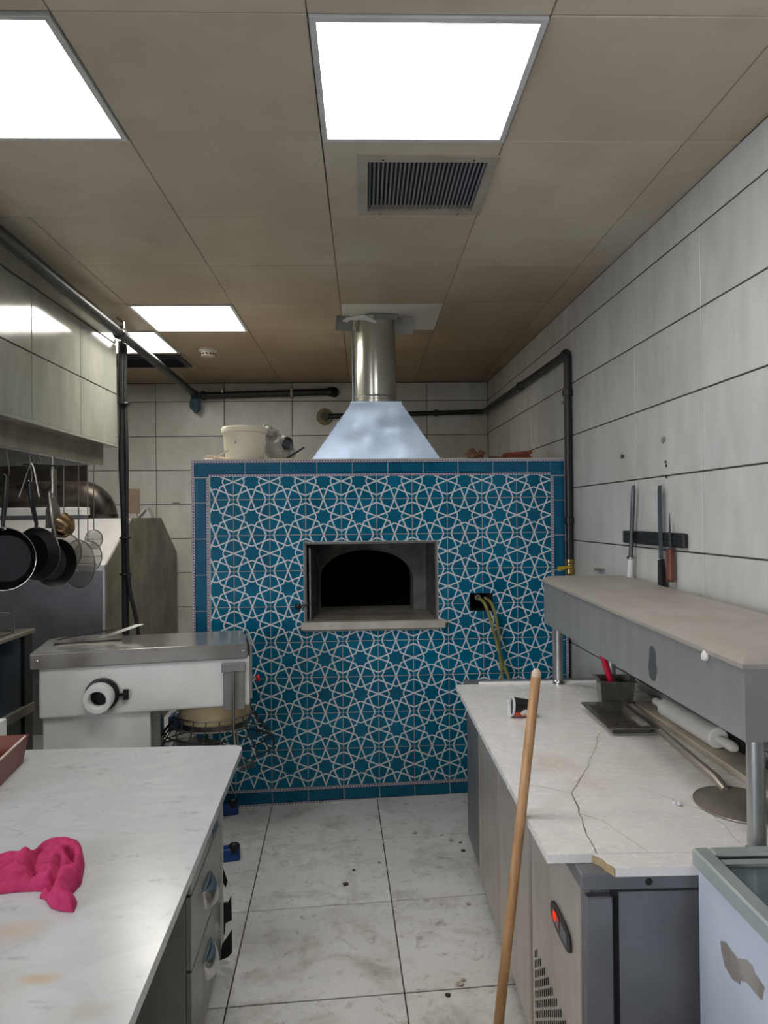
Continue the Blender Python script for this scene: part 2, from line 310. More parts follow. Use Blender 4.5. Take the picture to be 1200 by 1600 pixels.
    def mesh(s, name, mat, off=None, sharp=35):
        me = bpy.data.meshes.new(name); vs = s.v if off is None else [(a - off[0], b - off[1], c - off[2]) for a, b, c in s.v]
        me.from_pydata(vs, [], s.f); me.validate()
        bm = bmesh.new(); bm.from_mesh(me); bmesh.ops.recalc_face_normals(bm, faces=bm.faces); bm.to_mesh(me); bm.free()
        me.polygons.foreach_set('use_smooth', [True] * len(me.polygons)); me.set_sharp_from_angle(angle=math.radians(min(sharp, 14) if getattr(s, 'bevelled', False) else sharp))
        me.materials.append(mat if not isinstance(mat, str) else M[mat]); return me
    def build(s, name, mat, parent=None, world=False, label=None, cat=None, group=None, kind=None, sharp=35):
        if parent is None:
            xs, ys, zs = zip(*s.v); off = ((min(xs) + max(xs)) / 2, (min(ys) + max(ys)) / 2, min(zs))
            o = bpy.data.objects.new(name, s.mesh(name, mat, off, sharp)); COL.objects.link(o); o.location = off; WM[o] = Matrix.Translation(off)
        else:
            if world:
                inv = WM[parent].inverted(); s.v = [tuple(inv @ Vector(p)) for p in s.v]
            o = bpy.data.objects.new(name, s.mesh(name, mat, None, sharp)); COL.objects.link(o); o.parent = parent; WM[o] = WM[parent].copy()
        return setp(o, label, cat, group, kind)
def piece(name, me, parent, loc, rot=(0, 0, 0)):
    o = bpy.data.objects.new(name, me); COL.objects.link(o); o.parent = parent; o.location = loc; o.rotation_euler = rot
    WM[o] = WM[parent] @ Matrix.Translation(loc); return o
_cache = {}
def slab_mesh(key, sx, sy, sz, mat, bev=0.0015):
    k = (key, round(sx, 4), round(sy, 4), round(sz, 4))
    if k not in _cache: _cache[k] = MB().box(-sx / 2, sx / 2, -sy / 2, sy / 2, -sz / 2, sz / 2).mesh(key, mat) if not bev else MB().box(-sx / 2, sx / 2, -sy / 2, sy / 2, -sz / 2, sz / 2, bev=bev).mesh(key, mat)
    return _cache[k]
def T(x, y, z): return Matrix.Translation((x, y, z))
def R(a, ax): return Matrix.Rotation(a, 4, ax)
def arc(c, r, a0, a1, n, f): return [f(c, r, a0 + (a1 - a0) * i / n) for i in range(n + 1)]
def fillet(pts, r, n=5):
    P = [Vector(p) for p in pts]; out = [P[0]]
    for i in range(1, len(P) - 1):
        a, b, c = P[i - 1], P[i], P[i + 1]; d1 = min(r, (a - b).length / 2); d2 = min(r, (c - b).length / 2)
        p = b + (a - b).normalized() * d1; q = b + (c - b).normalized() * d2
        for k in range(n + 1):
            t = k / n; out.append((1 - t) ** 2 * p + 2 * t * (1 - t) * b + t * t * q)
    return out + [P[-1]]

TH = math.radians(2.13)                      # the oven, floor tiles and work table are turned against the ceiling grid
RM = R(TH, 'Z'); RMI = RM.inverted()
def rw(x, y, z=0.0): return RM @ Vector((x, y, z))
def fz(x, y):                                # the floor falls gently to one side
    p = RMI @ Vector((x, y, 0)); return 0.030 * (p.x - 0.08)
ZC = 2.76

# ================================================================== SETTING
# floor: base slab with a bed of 60 cm tiles
tilt = math.atan(0.030)
flM = RM @ T(0.08, 0, 0) @ R(-tilt, 'Y')
flo = bpy.data.objects.new('floor', MB().box(-3.6, 1.5, -3.2, 7.2, -0.12, -0.004).mesh('floor', 'grout')); COL.objects.link(flo); flo.matrix_world = flM; WM[flo] = flM.copy(); setp(flo, kind='structure')
for i in range(-6, 3):
    for j in range(-6, 13):
        x0 = 0.206 + 0.579 * (i - 1) - 0.08; y0 = 2.43 + 0.5825 * j - 0.5825 * 0
        if y0 > 7.0 or y0 < -3.1: continue
        piece('floor_tile', slab_mesh('floor_tile', 0.5745, 0.5765, 0.012, 'floor'), flo, (x0 + 0.2895, y0 + 0.291, -0.006), (random.uniform(-.001, .001), random.uniform(-.001, .001), 0))

# walls
YB = 6.57
wb = MB().box(-3.3, 1.25, YB, YB + 0.12, -0.1, 2.95).build('wall_back', 'grout', kind='structure')
xs = [-2.434, -1.834, -1.234, -0.634, -0.033, 0.56, 1.105]; zs = [0.19, 0.49, 0.79, 1.09, 1.392, 1.692, 1.993, 2.292, 2.597, 2.76]
for a, b in zip(xs, xs[1:]):
    for c, d in zip(zs, zs[1:]):
        piece('wall_tile', slab_mesh('wall_tile', b - a - 0.005, 0.012, d - c - 0.006, 'wall_tile'), wb, (Vector(((a + b) / 2, YB - 0.004, (c + d) / 2)) - wb.location))
wall_a = math.atan2(0.113, 4.402)            # right wall leans in by about 1.5 degrees
wrM = T(1.222, 2.17, 0) @ R(wall_a, 'Z')
wr = bpy.data.objects.new('wall_right', MB().box(0, 0.12, -5.2, 4.6, -0.1, 2.95).mesh('wall_right', 'grout')); COL.objects.link(wr); wr.matrix_world = wrM; WM[wr] = wrM.copy(); setp(wr, kind='structure')
ys = [-0.16, 0.44, 1.05, 1.97, 2.88, 3.49, 4.40]; zs2 = [0.55, 0.84, 1.132, 1.425, 1.72, 2.014, 2.307, 2.60, 2.76]
ys = [-1.38, -0.77] + ys
for a, b in zip(ys, ys[1:]):
    for c, d in zip(zs2, zs2[1:]):
        piece('wall_tile', slab_mesh('wall_tile_r', 0.012, b - a - 0.0035, d - c - 0.006, 'wall_tile'), wr, (0.004, (a + b) / 2, (c + d) / 2))
def wallx(y): return (1.2772834 - 0.0256617 * y) / 0.99967 - 0.003
# left wall with a window beside and behind the camera that lets the daylight in
wy0, wy1, wz0, wz1 = -2.25, -0.35, 0.9, 2.4
MB().box(-3.35, -3.2, -3.1, YB + 0.1, -0.1, wz0).box(-3.35, -3.2, -3.1, YB + 0.1, wz1, 2.95).box(-3.35, -3.2, -3.1, wy0, wz0, wz1).box(-3.35, -3.2, wy1, YB + 0.1, wz0, wz1).build('wall_left', 'plaster', kind='structure')
MB().box(-3.3, 1.5, -2.5, -2.38, -0.1, 2.95).build('wall_front', 'plaster', kind='structure')
wm_ = (wy0 + wy1) / 2
wn = MB().box(-3.26, -3.21, wy0, wy1, wz0, wz0 + .05).box(-3.26, -3.21, wy0, wy1, wz1 - .05, wz1).box(-3.26, -3.21, wy0, wy0 + .05, wz0 + .05, wz1 - .05).box(-3.26, -3.21, wy1 - .05, wy1, wz0 + .05, wz1 - .05).box(-3.26, -3.21, wm_ - .03, wm_ + .03, wz0 + .05, wz1 - .05).build('window_1', 'white_frame', kind='structure')
for a, b in ((wy0 + .05, wm_ - .03), (wm_ + .03, wy1 - .05)):
    MB().box(-3.248, -3.240, a, b, wz0 + .05, wz1 - .05).build('window_pane', 'sky_pane', wn, world=True)

# ceiling grid
CX = [-3.2, -2.49, -1.90, -1.312, -0.727, -0.125, 0.456, 1.04, 1.335]; CY = [-2.4, -1.85, -1.25, -0.652, -0.05, 0.548, 1.146, 1.746, 2.335, 2.94, 3.51, 4.136, 4.722, 5.34, 5.94, 6.56]
cl = MB().box(-3.3, 1.45, -2.5, YB + 0.05, ZC + 0.03, ZC + 0.12).build('ceiling', 'ceil_gap', kind='structure')
def cell(x, y): return (CX[x], CX[x + 1], CY[y], CY[y + 1])
light_cells = [(3, 7, 'lamp_near', 'square ceiling light panel cut off at the upper left'), (5, 7, 'lamp_near', 'large square ceiling light panel near the vent grille'),
               (3, 11, 'lamp_far', 'ceiling light panel beside the smoke detector'), (2, 12, 'lamp_far', 'small far ceiling light panel behind the black pipe, next to the dark vent')]
LC = {(a, b): (m, l) for a, b, m, l in light_cells}
for i in range(len(CX) - 1):
    for j in range(len(CY) - 1):
        x0, x1, y0, y1 = cell(i, j)
        if (i, j) in LC: continue
        if (i, j) == (5, 8):    # panel with the vent grille: frame strips
            continue
        mt = 'ceil_white' if (i, j) == (5, 11) else 'ceil'
        g = 0.0012
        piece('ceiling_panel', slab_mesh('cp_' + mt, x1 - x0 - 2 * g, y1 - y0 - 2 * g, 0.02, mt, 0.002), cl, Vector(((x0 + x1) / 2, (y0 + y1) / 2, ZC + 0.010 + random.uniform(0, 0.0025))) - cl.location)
for (i, j), (m, lab) in LC.items():
    x0, x1, y0, y1 = cell(i, j)
    t = thing('ceiling_light', lab, 'light', ((x0 + x1) / 2, (y0 + y1) / 2, ZC), group='square ceiling light panels')
    hx, hy = (x1 - x0) / 2 - 0.003, (y1 - y0) / 2 - 0.003; w = 0.017
    f = MB().box(-hx, hx, -hy, -hy + w, -0.006, 0.03).box(-hx, hx, hy - w, hy, -0.006, 0.03).box(-hx, -hx + w, -hy + w, hy - w, -0.006, 0.03).box(hx - w, hx, -hy + w, hy - w, -0.006, 0.03)
    f.build('frame', 'white_frame', t)
    MB().box(-hx + w, hx - w, -hy + w, hy - w, 0.004, 0.012).build('diffuser', m, t)
# vent grille
x0, x1, y0, y1 = cell(5, 8)
t = thing('ceiling_vent', 'square white ceiling vent with many fine slats in front of the near light', 'vent', ((x0 + x1) / 2, (y0 + y1) / 2, ZC))
cx, cy = (x0 + x1) / 2, (y0 + y1) / 2; gx0, gx1, gy0, gy1 = 0.022 - cx, 0.425 - cx, 2.46 - cy, 2.858 - cy
hx, hy = (x1 - x0) / 2 - 0.003, (y1 - y0) / 2 - 0.003
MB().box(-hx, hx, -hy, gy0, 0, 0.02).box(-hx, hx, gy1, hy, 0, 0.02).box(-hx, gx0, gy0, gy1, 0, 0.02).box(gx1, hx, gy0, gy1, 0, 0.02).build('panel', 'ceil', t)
w = 0.035
MB().box(gx0 - w, gx1 + w, gy0 - w, gy0, -0.008, 0).box(gx0 - w, gx1 + w, gy1, gy1 + w, -0.008, 0).box(gx0 - w, gx0, gy0, gy1, -0.008, 0).box(gx1, gx1 + w, gy0, gy1, -0.008, 0).build('frame', 'vent_frame', t)
MB().box(gx0, gx1, gy0, gy1, 0.018, 0.024).build('duct_back', 'vent_dark', t)
ns = 27; sm = MB().box(-0.0032, 0.0032, -(gy1 - gy0) / 2, (gy1 - gy0) / 2, -0.001, 0.001, X=R(0.5, 'Y')).mesh('slat', 'vent_slat')
for k in range(ns): piece('slat', sm, t, (gx0 + (gx1 - gx0) * (k + 0.5) / ns, (gy0 + gy1) / 2, 0.002))
for sx, sy in ((gx0 + .05, gy0 - .018), (gx1 - .05, gy0 - .018), (gx0 + .05, gy1 + .018), (gx1 - .05, gy1 + .018)):
    piece('screw', _cache.setdefault('scr', MB().lathe([(0.004, -0.002), (0.003, -0.004), (0, -0.004)], 8).mesh('screw', 'vent_dark')), t, (sx, sy, -0.008))
# far dark vent
t = thing('ceiling_vent', 'dark flat ceiling vent behind the farthest light panel', 'vent', (-1.62, 5.60, ZC))
MB().box(-0.29, 0.29, -0.20, 0.20, -0.014, -0.002, bev=0.004).build('frame', 'black_pipe', t)
for k in range(9): piece('slat', _cache.setdefault('slat2', MB().box(-0.24, 0.24, -0.006, 0.006, -0.003, 0.003, X=R(0.6, 'X')).mesh('slat', 'vent_dark')), t, (0, -0.16 + k * 0.04, -0.017))
# smoke detector
t = thing('smoke_detector', 'round white smoke detector on the ceiling', 'smoke detector', (-1.09, 5.22, ZC))
MB().lathe([(0.062, 0), (0.062, -0.018), (0.052, -0.022)], 24).build('base', 'det', t)
MB().lathe([(0.048, -0.02), (0.05, -0.042), (0.044, -0.054), (0.0, -0.056)], 24).build('head', 'det', t)
d = MB()
for k in range(12): d.box(-0.006, 0.006, 0.045, 0.0515, -0.046, -0.036, X=R(k * PI / 6, 'Z'))
d.build('vent_slots', 'slot', t)

# ================================================================== PIZZA OVEN
oven = thing('pizza_oven', 'large pizza oven faced with blue and white star pattern tiles', 'oven', mat=RM @ T(0.25, 4.11, 0))
ox = lambda x: x - 0.25
OX0, OX1, OT = -0.797, 1.297, 1.885
P0 = 4.11
def zb(x): return 0.030 * (x - 0.08)
# core with mouth opening and gas hole (front wall 0.45 deep around a dark chamber)
mx0, mx1, mz0, mz1 = -0.185, 0.556, 0.985, 1.43
hx0, hx1, hz0, hz1 = 0.737, 0.868, 1.033, 1.134
YBK = 2.38
core = MB()
XR = lambda y: 1.16 - 0.25                    # rear narrows before the side wall
core.box(ox(OX0), ox(mx0), -0.0025, 0.45, zb(OX0), OT).box(ox(mx1), ox(hx0), -0.0025, 0.45, zb(mx1), OT).box(ox(hx1), ox(1.215), -0.0025, 0.45, zb(hx1), OT)
core.box(ox(hx0), ox(hx1), -0.0025, 0.45, zb(hx0), hz0).box(ox(hx0), ox(hx1), -0.0025, 0.45, hz1, OT).box(ox(hx0), ox(hx1), 0.16, 0.45, hz0, hz1)
core.box(ox(mx0), ox(mx1), -0.0025, 0.45, zb(mx0), mz0 - 0.045).box(ox(mx0), ox(mx1), -0.0025, 0.45, mz1, OT)
core.box(ox(1.215), ox(OX1) - 0.01, -0.0025, 0.05, zb(1.2), OT)
core.box(ox(OX0), ox(1.12), 1.9, 2.2, zb(OX0), OT - 0.01).box(ox(OX0), ox(OX0) + 0.1, 0.45, 1.9, zb(OX0), OT - 0.01).box(ox(1.02), ox(1.12), 0.45, 1.9, zb(OX0), OT - 0.01)
core.box(ox(OX0) + 0.1, ox(1.02), 0.45, 1.9, OT - 0.12, OT - 0.01).box(ox(OX0) + 0.1, ox(1.02), 0.45, 1.9, zb(OX0), 0.98)
core = core.build('oven_body', 'oven_grout', oven)
# star tiles
PITCH = 0.1972
gx = [OX0 + 0.101] + [-0.569 + PITCH * k for k in range(0, 9)] + [1.205]
gz = [0.10] + [1.669 - PITCH * k for k in range(7, -1, -1)] + [1.796]
def bot_line(x): return 0.085 + 0.0197 * (x - 0.068)
def tri_tile(a, b, c, d, cxx, czz):
    """a clipped tile a..b by c..d, cut round the openings; local origin stays at the pattern centre"""
    rects = [(a, b, c, d)]
    for (u0, u1, w0, w1) in ((mx0 - 0.004, mx1 + 0.004, mz0 - 0.05, mz1 + 0.004), (hx0, hx1, hz0, hz1)):
        out = []
        for (p, q, r, s_) in rects:
            if q <= u0 or p >= u1 or s_ <= w0 or r >= w1: out.append((p, q, r, s_)); continue
            if p < u0: out.append((p, u0, r, s_))
            if q > u1: out.append((u1, q, r, s_))
            if r < w0: out.append((max(p, u0), min(q, u1), r, w0))
            if s_ > w1: out.append((max(p, u0), min(q, u1), w1, s_))
        rects = out
    rects = [r for r in rects if r[1] - r[0] > 0.004 and r[3] - r[2] > 0.004]
    if not rects: return None
    m = MB()
    for (p, q, r, s_) in rects: m.box(p - cxx, q - cxx, -0.004, 0.006, r - czz, s_ - czz)
    return m
full = MB().box(-PITCH / 2 + .0017, PITCH / 2 - .0017, -0.004, 0.006, -PITCH / 2 + .0017, PITCH / 2 - .0017, bev=0.0012).mesh('star_tile', 'star')
for i in range(len(gx) - 1):
    cxx = -0.569 + PITCH * (i - 0.5)
    for j in range(len(gz) - 1):
        czz = 1.669 - PITCH * (len(gz) - 2 - j - 0.5)
        a, b, c, d = gx[i] + .0017, gx[i + 1] - .0017, gz[j] + .0017, gz[j + 1] - .0017
        if b - a < 0.01: continue
        loc = (ox(cxx), 0.0, czz)
        clipped = i == 0 or i == len(gx) - 2 or j == len(gz) - 2 or j == 0
        hit = not (b <= mx0 or a >= mx1 or d <= mz0 - .05 or c >= mz1) or not (b <= hx0 or a >= hx1 or d <= hz0 or c >= hz1)
        if j == 0:
            m = MB(); zl, zr = bot_line(a), bot_line(b)
            m.prism([(a - cxx, zl + .0017 - czz), (b - cxx, zr + .0017 - czz), (b - cxx, d - czz), (a - cxx, d - czz)], -0.004, 0.006, 'Y')
            piece('star_tile', m.mesh('star_tile', 'star'), core, loc)
        elif clipped or hit:
            m = tri_tile(a, b, c, d, cxx, czz)
            if m: piece('star_tile', m.mesh('star_tile', 'star'), core, loc)
        else: piece('star_tile', full, core, loc)
# border tiles
BW = 0.094
bx = [-0.71 + 0.0, -0.505] + [-0.505 + PITCH * k for k in range(1, 9)] + [1.205]
for a, b in zip(bx, bx[1:]):
    if b - a < 0.02: continue
    piece('border_tile', slab_mesh('border_tile', b - a - .0035, 0.010, BW - 0.003, 'border', 0.001), core, (ox((a + b) / 2), 0.001, 1.796 + BW / 2 - 0.003))
tb = math.atan(0.0197)
bx2 = [OX0 + 0.02] + [-0.569 + PITCH * k for k in range(0, 9)] + [OX1 - 0.02]
for a, b in zip(bx2, bx2[1:]):
    c = (a + b) / 2
    piece('border_tile', slab_mesh('border_tile', b - a - .0035, 0.010, BW - 0.003, 'border', 0.001), core, (ox(c), 0.001, bot_line(c) - BW / 2), (0, -tb, 0))
bz = [1.79, 1.652] + [1.652 - PITCH * k for k in range(1, 8)] + [0.09]
for X_ in (OX0 + 0.049, OX1 - 0.045):
    for a, b in zip(bz, bz[1:]):
        if X_ > 1 and b < 0.3: pass
        piece('border_tile', slab_mesh('border_tile', abs(a - b) - .0035, 0.010, BW - 0.003, 'border', 0.001), core, (ox(X_), 0.001, (a + b) / 2), (0, PI / 2, 0))
cm = MB().box(-0.0455, 0.0455, -0.005, 0.005, -0.0455, 0.0455, bev=0.001).mesh('corner_tile', 'corner')
piece('corner_tile', cm, core, (ox(OX0 + 0.047), 0.001, 1.84)); piece('corner_tile', cm, core, (ox(OX1 - 0.047), 0.001, 1.84), (0, PI / 2, 0))
MB().box(ox(OX0), ox(OX1) - .01, -0.006, 2.2, OT, OT + 0.006).build('top_skim', 'oven_grout', oven)
# mouth: stone arch, jambs, hearth, sill, door
arch = MB(); r0 = 0.286; acx = 0.177 - 0.25
pts = [(acx - r0, 0.97), (acx - r0, 1.19)] + [(acx - r0 * math.cos(PI * k / 18), 1.19 + 0.175 * math.sin(PI * k / 18)) for k in range(1, 18)] + [(acx + r0, 1.19), (acx + r0, 0.97)]
ol = ox(mx0) - 0.05; orr = ox(mx1) + 0.05; top = mz1 + 0.05
vs = []; fs = []
outer = []
for (px, pz) in pts:
    if pz <= 1.19: outer.append((ol if px < acx else orr, pz))
    else:
        a_ = math.atan2((pz - 1.19) / 0.175, (px - acx) / r0); c_, s_ = math.cos(a_), math.sin(a_)
        k = min((orr - acx) / abs(c_) if abs(c_) > 1e-6 else 9, (top - 1.19) / s_ if s_ > 1e-6 else 9); outer.append((acx + c_ * k, 1.19 + s_ * k))
n_ = len(pts)
for y_ in (0.44, 0.62):
    vs += [(p[0], y_, p[1]) for p in pts] + [(p[0], y_, p[1]) for p in outer]
for k in range(n_ - 1):
    fs += [(k, k + 1, n_ + k + 1, n_ + k), (2 * n_ + k, 3 * n_ + k, 3 * n_ + k + 1, 2 * n_ + k + 1), (k, 2 * n_ + k, 2 * n_ + k + 1, k + 1)]
arch.add(vs, fs).build('stone_arch', 'oven_stone', oven)
ch = MB()
ch.add([(acx - 0.75, 0.62, 0.99), (acx + 0.75, 0.62, 0.99), (acx + 0.75, 1.88, 0.99), (acx - 0.75, 1.88, 0.99), (acx - 0.75, 0.62, 1.5), (acx + 0.75, 0.62, 1.5), (acx + 0.75, 1.88, 1.5), (acx - 0.75, 1.88, 1.5)],
       [(2, 3, 7, 6), (0, 3, 7, 4), (1, 2, 6, 5), (4, 5, 6, 7), (0, 1, 2, 3)]).build('fire_chamber', 'cavity', oven)  # black floor past the hearth also paints the darkness inside
MB().box(ox(mx0) - 0.04, ox(mx1) + 0.04, -0.0, 0.66, 0.965, 0.993).build('hearth', 'oven_floor', oven)
MB().box(ox(-0.203), ox(0.594), -0.045, 0.012, 0.948, 0.992, bev=0.004).build('sill', 'sill', oven)
MB().box(ox(mx0), ox(mx0) + 0.012, 0.0, 0.45, 0.99, mz1).box(ox(mx1) - 0.012, ox(mx1), 0.0, 0.45, 0.99, mz1).box(ox(mx0), ox(mx1), 0.0, 0.45, mz1 - 0.012, mz1).build('mouth_lining', 'jamb', oven)
door = MB()   # the steel door stands folded open into the mouth on its left
dp = [(0.02, 0.995), (0.33, 1.01), (0.36, 1.04), (0.36, 1.20), (0.25, 1.30), (0.02, 1.395)]
dX = T(ox(mx0) + 0.024, 0, 0) @ R(-0.12, 'Z')
door.prism(dp, 0.0, 0.008, 'X', X=dX)
door = door.build('door', 'jamb', oven, label='sooty steel door folded open')
MB().lathe([(0.0, 0), (0.008, 0.0), (0.010, 0.006), (0, 0.01)], 10, X=dX @ T(0.008, 0.12, 1.14) @ R(PI / 2, 'Y')).build('bolt', 'chrome', door)
h = MB().tube([(ox(mx0) + 0.02, 0.0, 1.09), (ox(mx0) - 0.0, -0.02, 1.085), (ox(mx0) - 0.035, -0.025, 1.08)], 0.005, 8)
h.build('handle_rod', 'wire', door); MB().lathe([(0, -.019), (0.013, -.014), (0.019, 0), (0.013, .014), (0, .019)], 14, X=T(ox(mx0) - 0.035, -0.03, 1.08)).build('knob', 'black', door)
# gas hole lining and hoses
MB().box(ox(hx0), ox(hx0) + .004, 0.0, 0.16, hz0, hz1).box(ox(hx1) - .02, ox(hx1), 0.0, 0.16, hz0, hz1).box(ox(hx0), ox(hx1), 0.0, 0.16, hz0, hz0 + .006).box(ox(hx0), ox(hx1), 0.152, 0.16, hz0, hz1).build('burner_recess', 'cavity', oven)
b = MB().lathe([(0.017, 0), (0.019, 0.02), (0.012, 0.026), (0.012, 0.08)], 14, X=T(ox(0.785), 0.01, 1.108) @ R(-PI / 2, 'X'))
b.build('gas_nozzle', 'chrome', oven)
def hose(pts, lab):
    return MB().tube(fillet([rw(x, y, z) for x, y, z in pts], 0.12, 8), 0.0085, 8).build('gas_hose', 'hose', label=lab, cat='hose', group='hoses from the burner hole')
hose([(0.79, 4.10, 1.105), (0.815, 4.05, 1.08), (0.85, 4.04, 0.95), (0.895, 4.03, 0.78), (0.90, 4.03, 0.50), (0.92, 4.03, 0.06)], 'yellow green gas hose hanging straight down from the burner hole')
hose([(0.825, 4.12, 1.105), (0.855, 4.06, 1.085), (0.89, 4.06, 0.93), (0.885, 4.05, 0.80), (0.96, 4.03, 0.62), (0.99, 4.02, 0.07)], 'yellow green gas hose bending outward to the right, behind the other')

# ------------------------------------------------------------------ flue and hood above the oven
fl = thing('oven_flue', 'shiny galvanised flue pipe and sloped hood on top of the oven', 'flue', mat=RM @ T(0.235, 4.46, OT + 0.006))
hb = [(-0.385, -0.192), (0.375, -0.192), (0.385, 0.20), (-0.385, 0.20)]; htp = [(-0.145, -0.15), (0.145, -0.15), (0.145, 0.15), (-0.145, 0.15)]
Hh = 0.342
hd = MB(); N_ = 10
def lerp(a, b, t): return a + (b - a) * t
rings = []
for q in range(N_ + 1):
    tq = q / N_; ring = []
    for s_ in range(4):
        for p in range(N_):
            u = p / N_; b0 = Vector(hb[s_]).lerp(Vector(hb[(s_ + 1) % 4]), u); t0 = Vector(htp[s_]).lerp(Vector(htp[(s_ + 1) % 4]), u)
            c = b0.lerp(t0, tq); dn = 0.010 * noise.noise(Vector((c.x * 7, c.y * 7, tq * 2.5))) * math.sin(PI * u) * math.sin(PI * tq) * 1.5
            nrm = Vector(((0, -1), (1, 0), (0, 1), (-1, 0))[s_]); ring.append((c.x + nrm.x * dn, c.y + nrm.y * dn, tq * Hh))
    rings.append(ring)
hood = hd.loft(rings).build('hood', 'galv', fl, sharp=50)
sm_ = MB()
for s_ in range(4):
    a = Vector((hb[s_][0], hb[s_][1], 0)); b = Vector((htp[s_][0], htp[s_][1], Hh))
    for k in range(14): sm_.lathe([(0, -.006), (0.006, 0), (0, .006)], 6, X=T(*a.lerp(b, (k + .5) / 14)))
sm_.build('seam_rivets', 'galv', hood, kind='stuff')
MB().box(-0.15, 0.15, -0.15, 0.15, Hh - 0.004, Hh + 0.010, bev=0.002).build('collar', 'galv', hood)
prof = [(0.132, Hh + 0.01), (0.132, Hh + 0.03), (0.126, Hh + 0.034), (0.126, Hh + 0.045), (0.130, Hh + 0.05), (0.126, Hh + 0.055), (0.126, ZC - OT - 0.008)]
pp = MB().lathe(prof, 40, X=T(0.003, 0, 0)).build('pipe', 'flue', fl)
MB().box(-0.1285, -0.1265, -0.05, -0.03, Hh + 0.03, ZC - OT - 0.03, X=R(-0.35, 'Z')).build('pipe_seam', 'galv', pp)
zt = ZC - OT - 0.008
for (x, y, sx, sz_, rz_, rx_) in ((-0.178, -0.085, 0.105, 0.085, 0.25, 0.35), (0.172, -0.07, 0.10, 0.10, -0.3, 0.25), (0.06, -0.135, 0.14, 0.03, 0.1, 0.5)):
    MB().box(-sx / 2, sx / 2, -0.002, 0.002, -sz_, 0.0, X=T(x, y, zt - 0.001) @ R(rz_, 'Z') @ R(rx_, 'X')).build('foil_tape', 'foil', fl)
tp = MB().loft([[(-0.17, -0.15, zt - 0.028), (-0.17, -0.146, zt - 0.040), (-0.165, -0.142, zt - 0.040), (-0.165, -0.146, zt - 0.026)], [(-0.07, -0.175, zt - 0.018), (-0.07, -0.172, zt - 0.046), (-0.066, -0.170, zt - 0.046), (-0.066, -0.172, zt - 0.018)], [(0.0, -0.155, zt - 0.045), (0.0, -0.152, zt - 0.062), (0.004, -0.150, zt - 0.062), (0.004, -0.152, zt - 0.045)]])
tp.tube([(-0.165, -0.15, zt - 0.03), (-0.19, -0.16, zt - 0.05), (-0.175, -0.165, zt - 0.055), (-0.15, -0.16, zt - 0.04)], 0.006, 6)
tp.build('torn_tape', 'paper', fl)
# ================================================================== on top of the oven
ZT = OT + 0.0065
p = rw(-0.525, 4.27)
t = thing('bucket', 'round cream plastic bucket with lid on top of the oven', 'bucket', (p.x, p.y, ZT), 0.2)
MB().lathe([(0.0, 0.0), (0.108, 0.0), (0.110, 0.004), (0.122, 0.165), (0.122, 0.168)], 36).build('body', 'bucket', t)
MB().lathe([(0.126, 0.158), (0.131, 0.162), (0.131, 0.186), (0.127, 0.192), (0.118, 0.192), (0.114, 0.187), (0.0, 0.187)], 36).build('lid', 'bucket', t)
MB().lathe([(0.0, -0.012), (0.012, -0.012), (0.012, 0.012), (0.0, 0.012)], 12, X=R(-2.1, 'Z') @ T(0.124, 0, 0.10) @ R(PI / 2, 'Y')).build('handle_boss', 'bucket', t)
MB().box(-0.02, 0.02, -0.006, 0.0, -0.008, 0.008, X=R(2.6, 'Z') @ T(0.128, 0, 0.176) @ R(PI / 2, 'Z')).build('lid_tab', 'bucket', t)
def blob(m, c, rad, seed, amp=0.25, fr=2.0, n=18):
    prof_n = n; vs = []; fs = []
    for i in range(prof_n + 1):
        ph = PI * i / prof_n
        for k in range(24):
            an = 2 * PI * k / 24; d_ = Vector((math.sin(ph) * math.cos(an), math.sin(ph) * math.sin(an), math.cos(ph)))
            q = 1 + amp * noise.noise(d_ * fr + Vector((seed, seed * 2, 0))) + amp * 0.5 * noise.noise(d_ * fr * 2.7 + Vector((seed, 0, seed)))
            vs.append((c[0] + d_.x * rad[0] * q, c[1] + d_.y * rad[1] * q, c[2] + d_.z * rad[2] * q))
    for i in range(prof_n):
        for k in range(24): fs.append((i * 24 + k, i * 24 + (k + 1) % 24, (i + 1) * 24 + (k + 1) % 24, (i + 1) * 24 + k))
    m.add(vs, fs); return m
def settle(m, z0):
    m.v = [(x, y, max(z, z0 + 0.001)) for x, y, z in m.v]; return m
p = rw(-0.335, 4.40)
t = thing('plastic_bag', 'crumpled grey plastic bag with black print slumped behind the bucket', 'bag', (p.x, p.y, ZT))
m = MB(); blob(m, (0.0, 0.0, 0.085), (0.085, 0.07, 0.085), 3.1, 0.4, 1.6); blob(m, (-0.075, 0.0, 0.172), (0.075, 0.05, 0.035), 6.3, 0.5, 2.2); settle(m, 0).build('film', 'bag', t)
blob(MB(), (0.045, -0.035, 0.105), (0.036, 0.035, 0.045), 9.0, 0.3, 2.0).build('print_patch', 'bagprint', t)
MB().tube([(-0.10, -0.02, 0.20), (-0.08, -0.03, 0.225), (-0.05, -0.02, 0.215), (-0.06, 0.0, 0.20)], 0.008, 8).build('knot', 'bag', t)
m = MB(); a = rw(-0.73, 4.2, ZT + 0.012); b = rw(-0.56, 4.40, ZT + 0.012)
m.tube([rw(-0.705, 4.18, ZT + 0.022), rw(-0.62, 4.40, ZT + 0.022)], 0.006, 8); m.tube([rw(-0.685, 4.15, ZT + 0.006), rw(-0.60, 4.16, ZT + 0.055)], 0.004, 8); m.tube([rw(-0.72, 4.17, ZT + 0.027), rw(-0.70, 4.18, ZT + 0.022), rw(-0.72, 4.19, ZT + 0.020)], 0.007, 6)
m.build('string_sticks', 'string', label='small bundle of pale sticks poking out beside the bucket', cat='sticks')
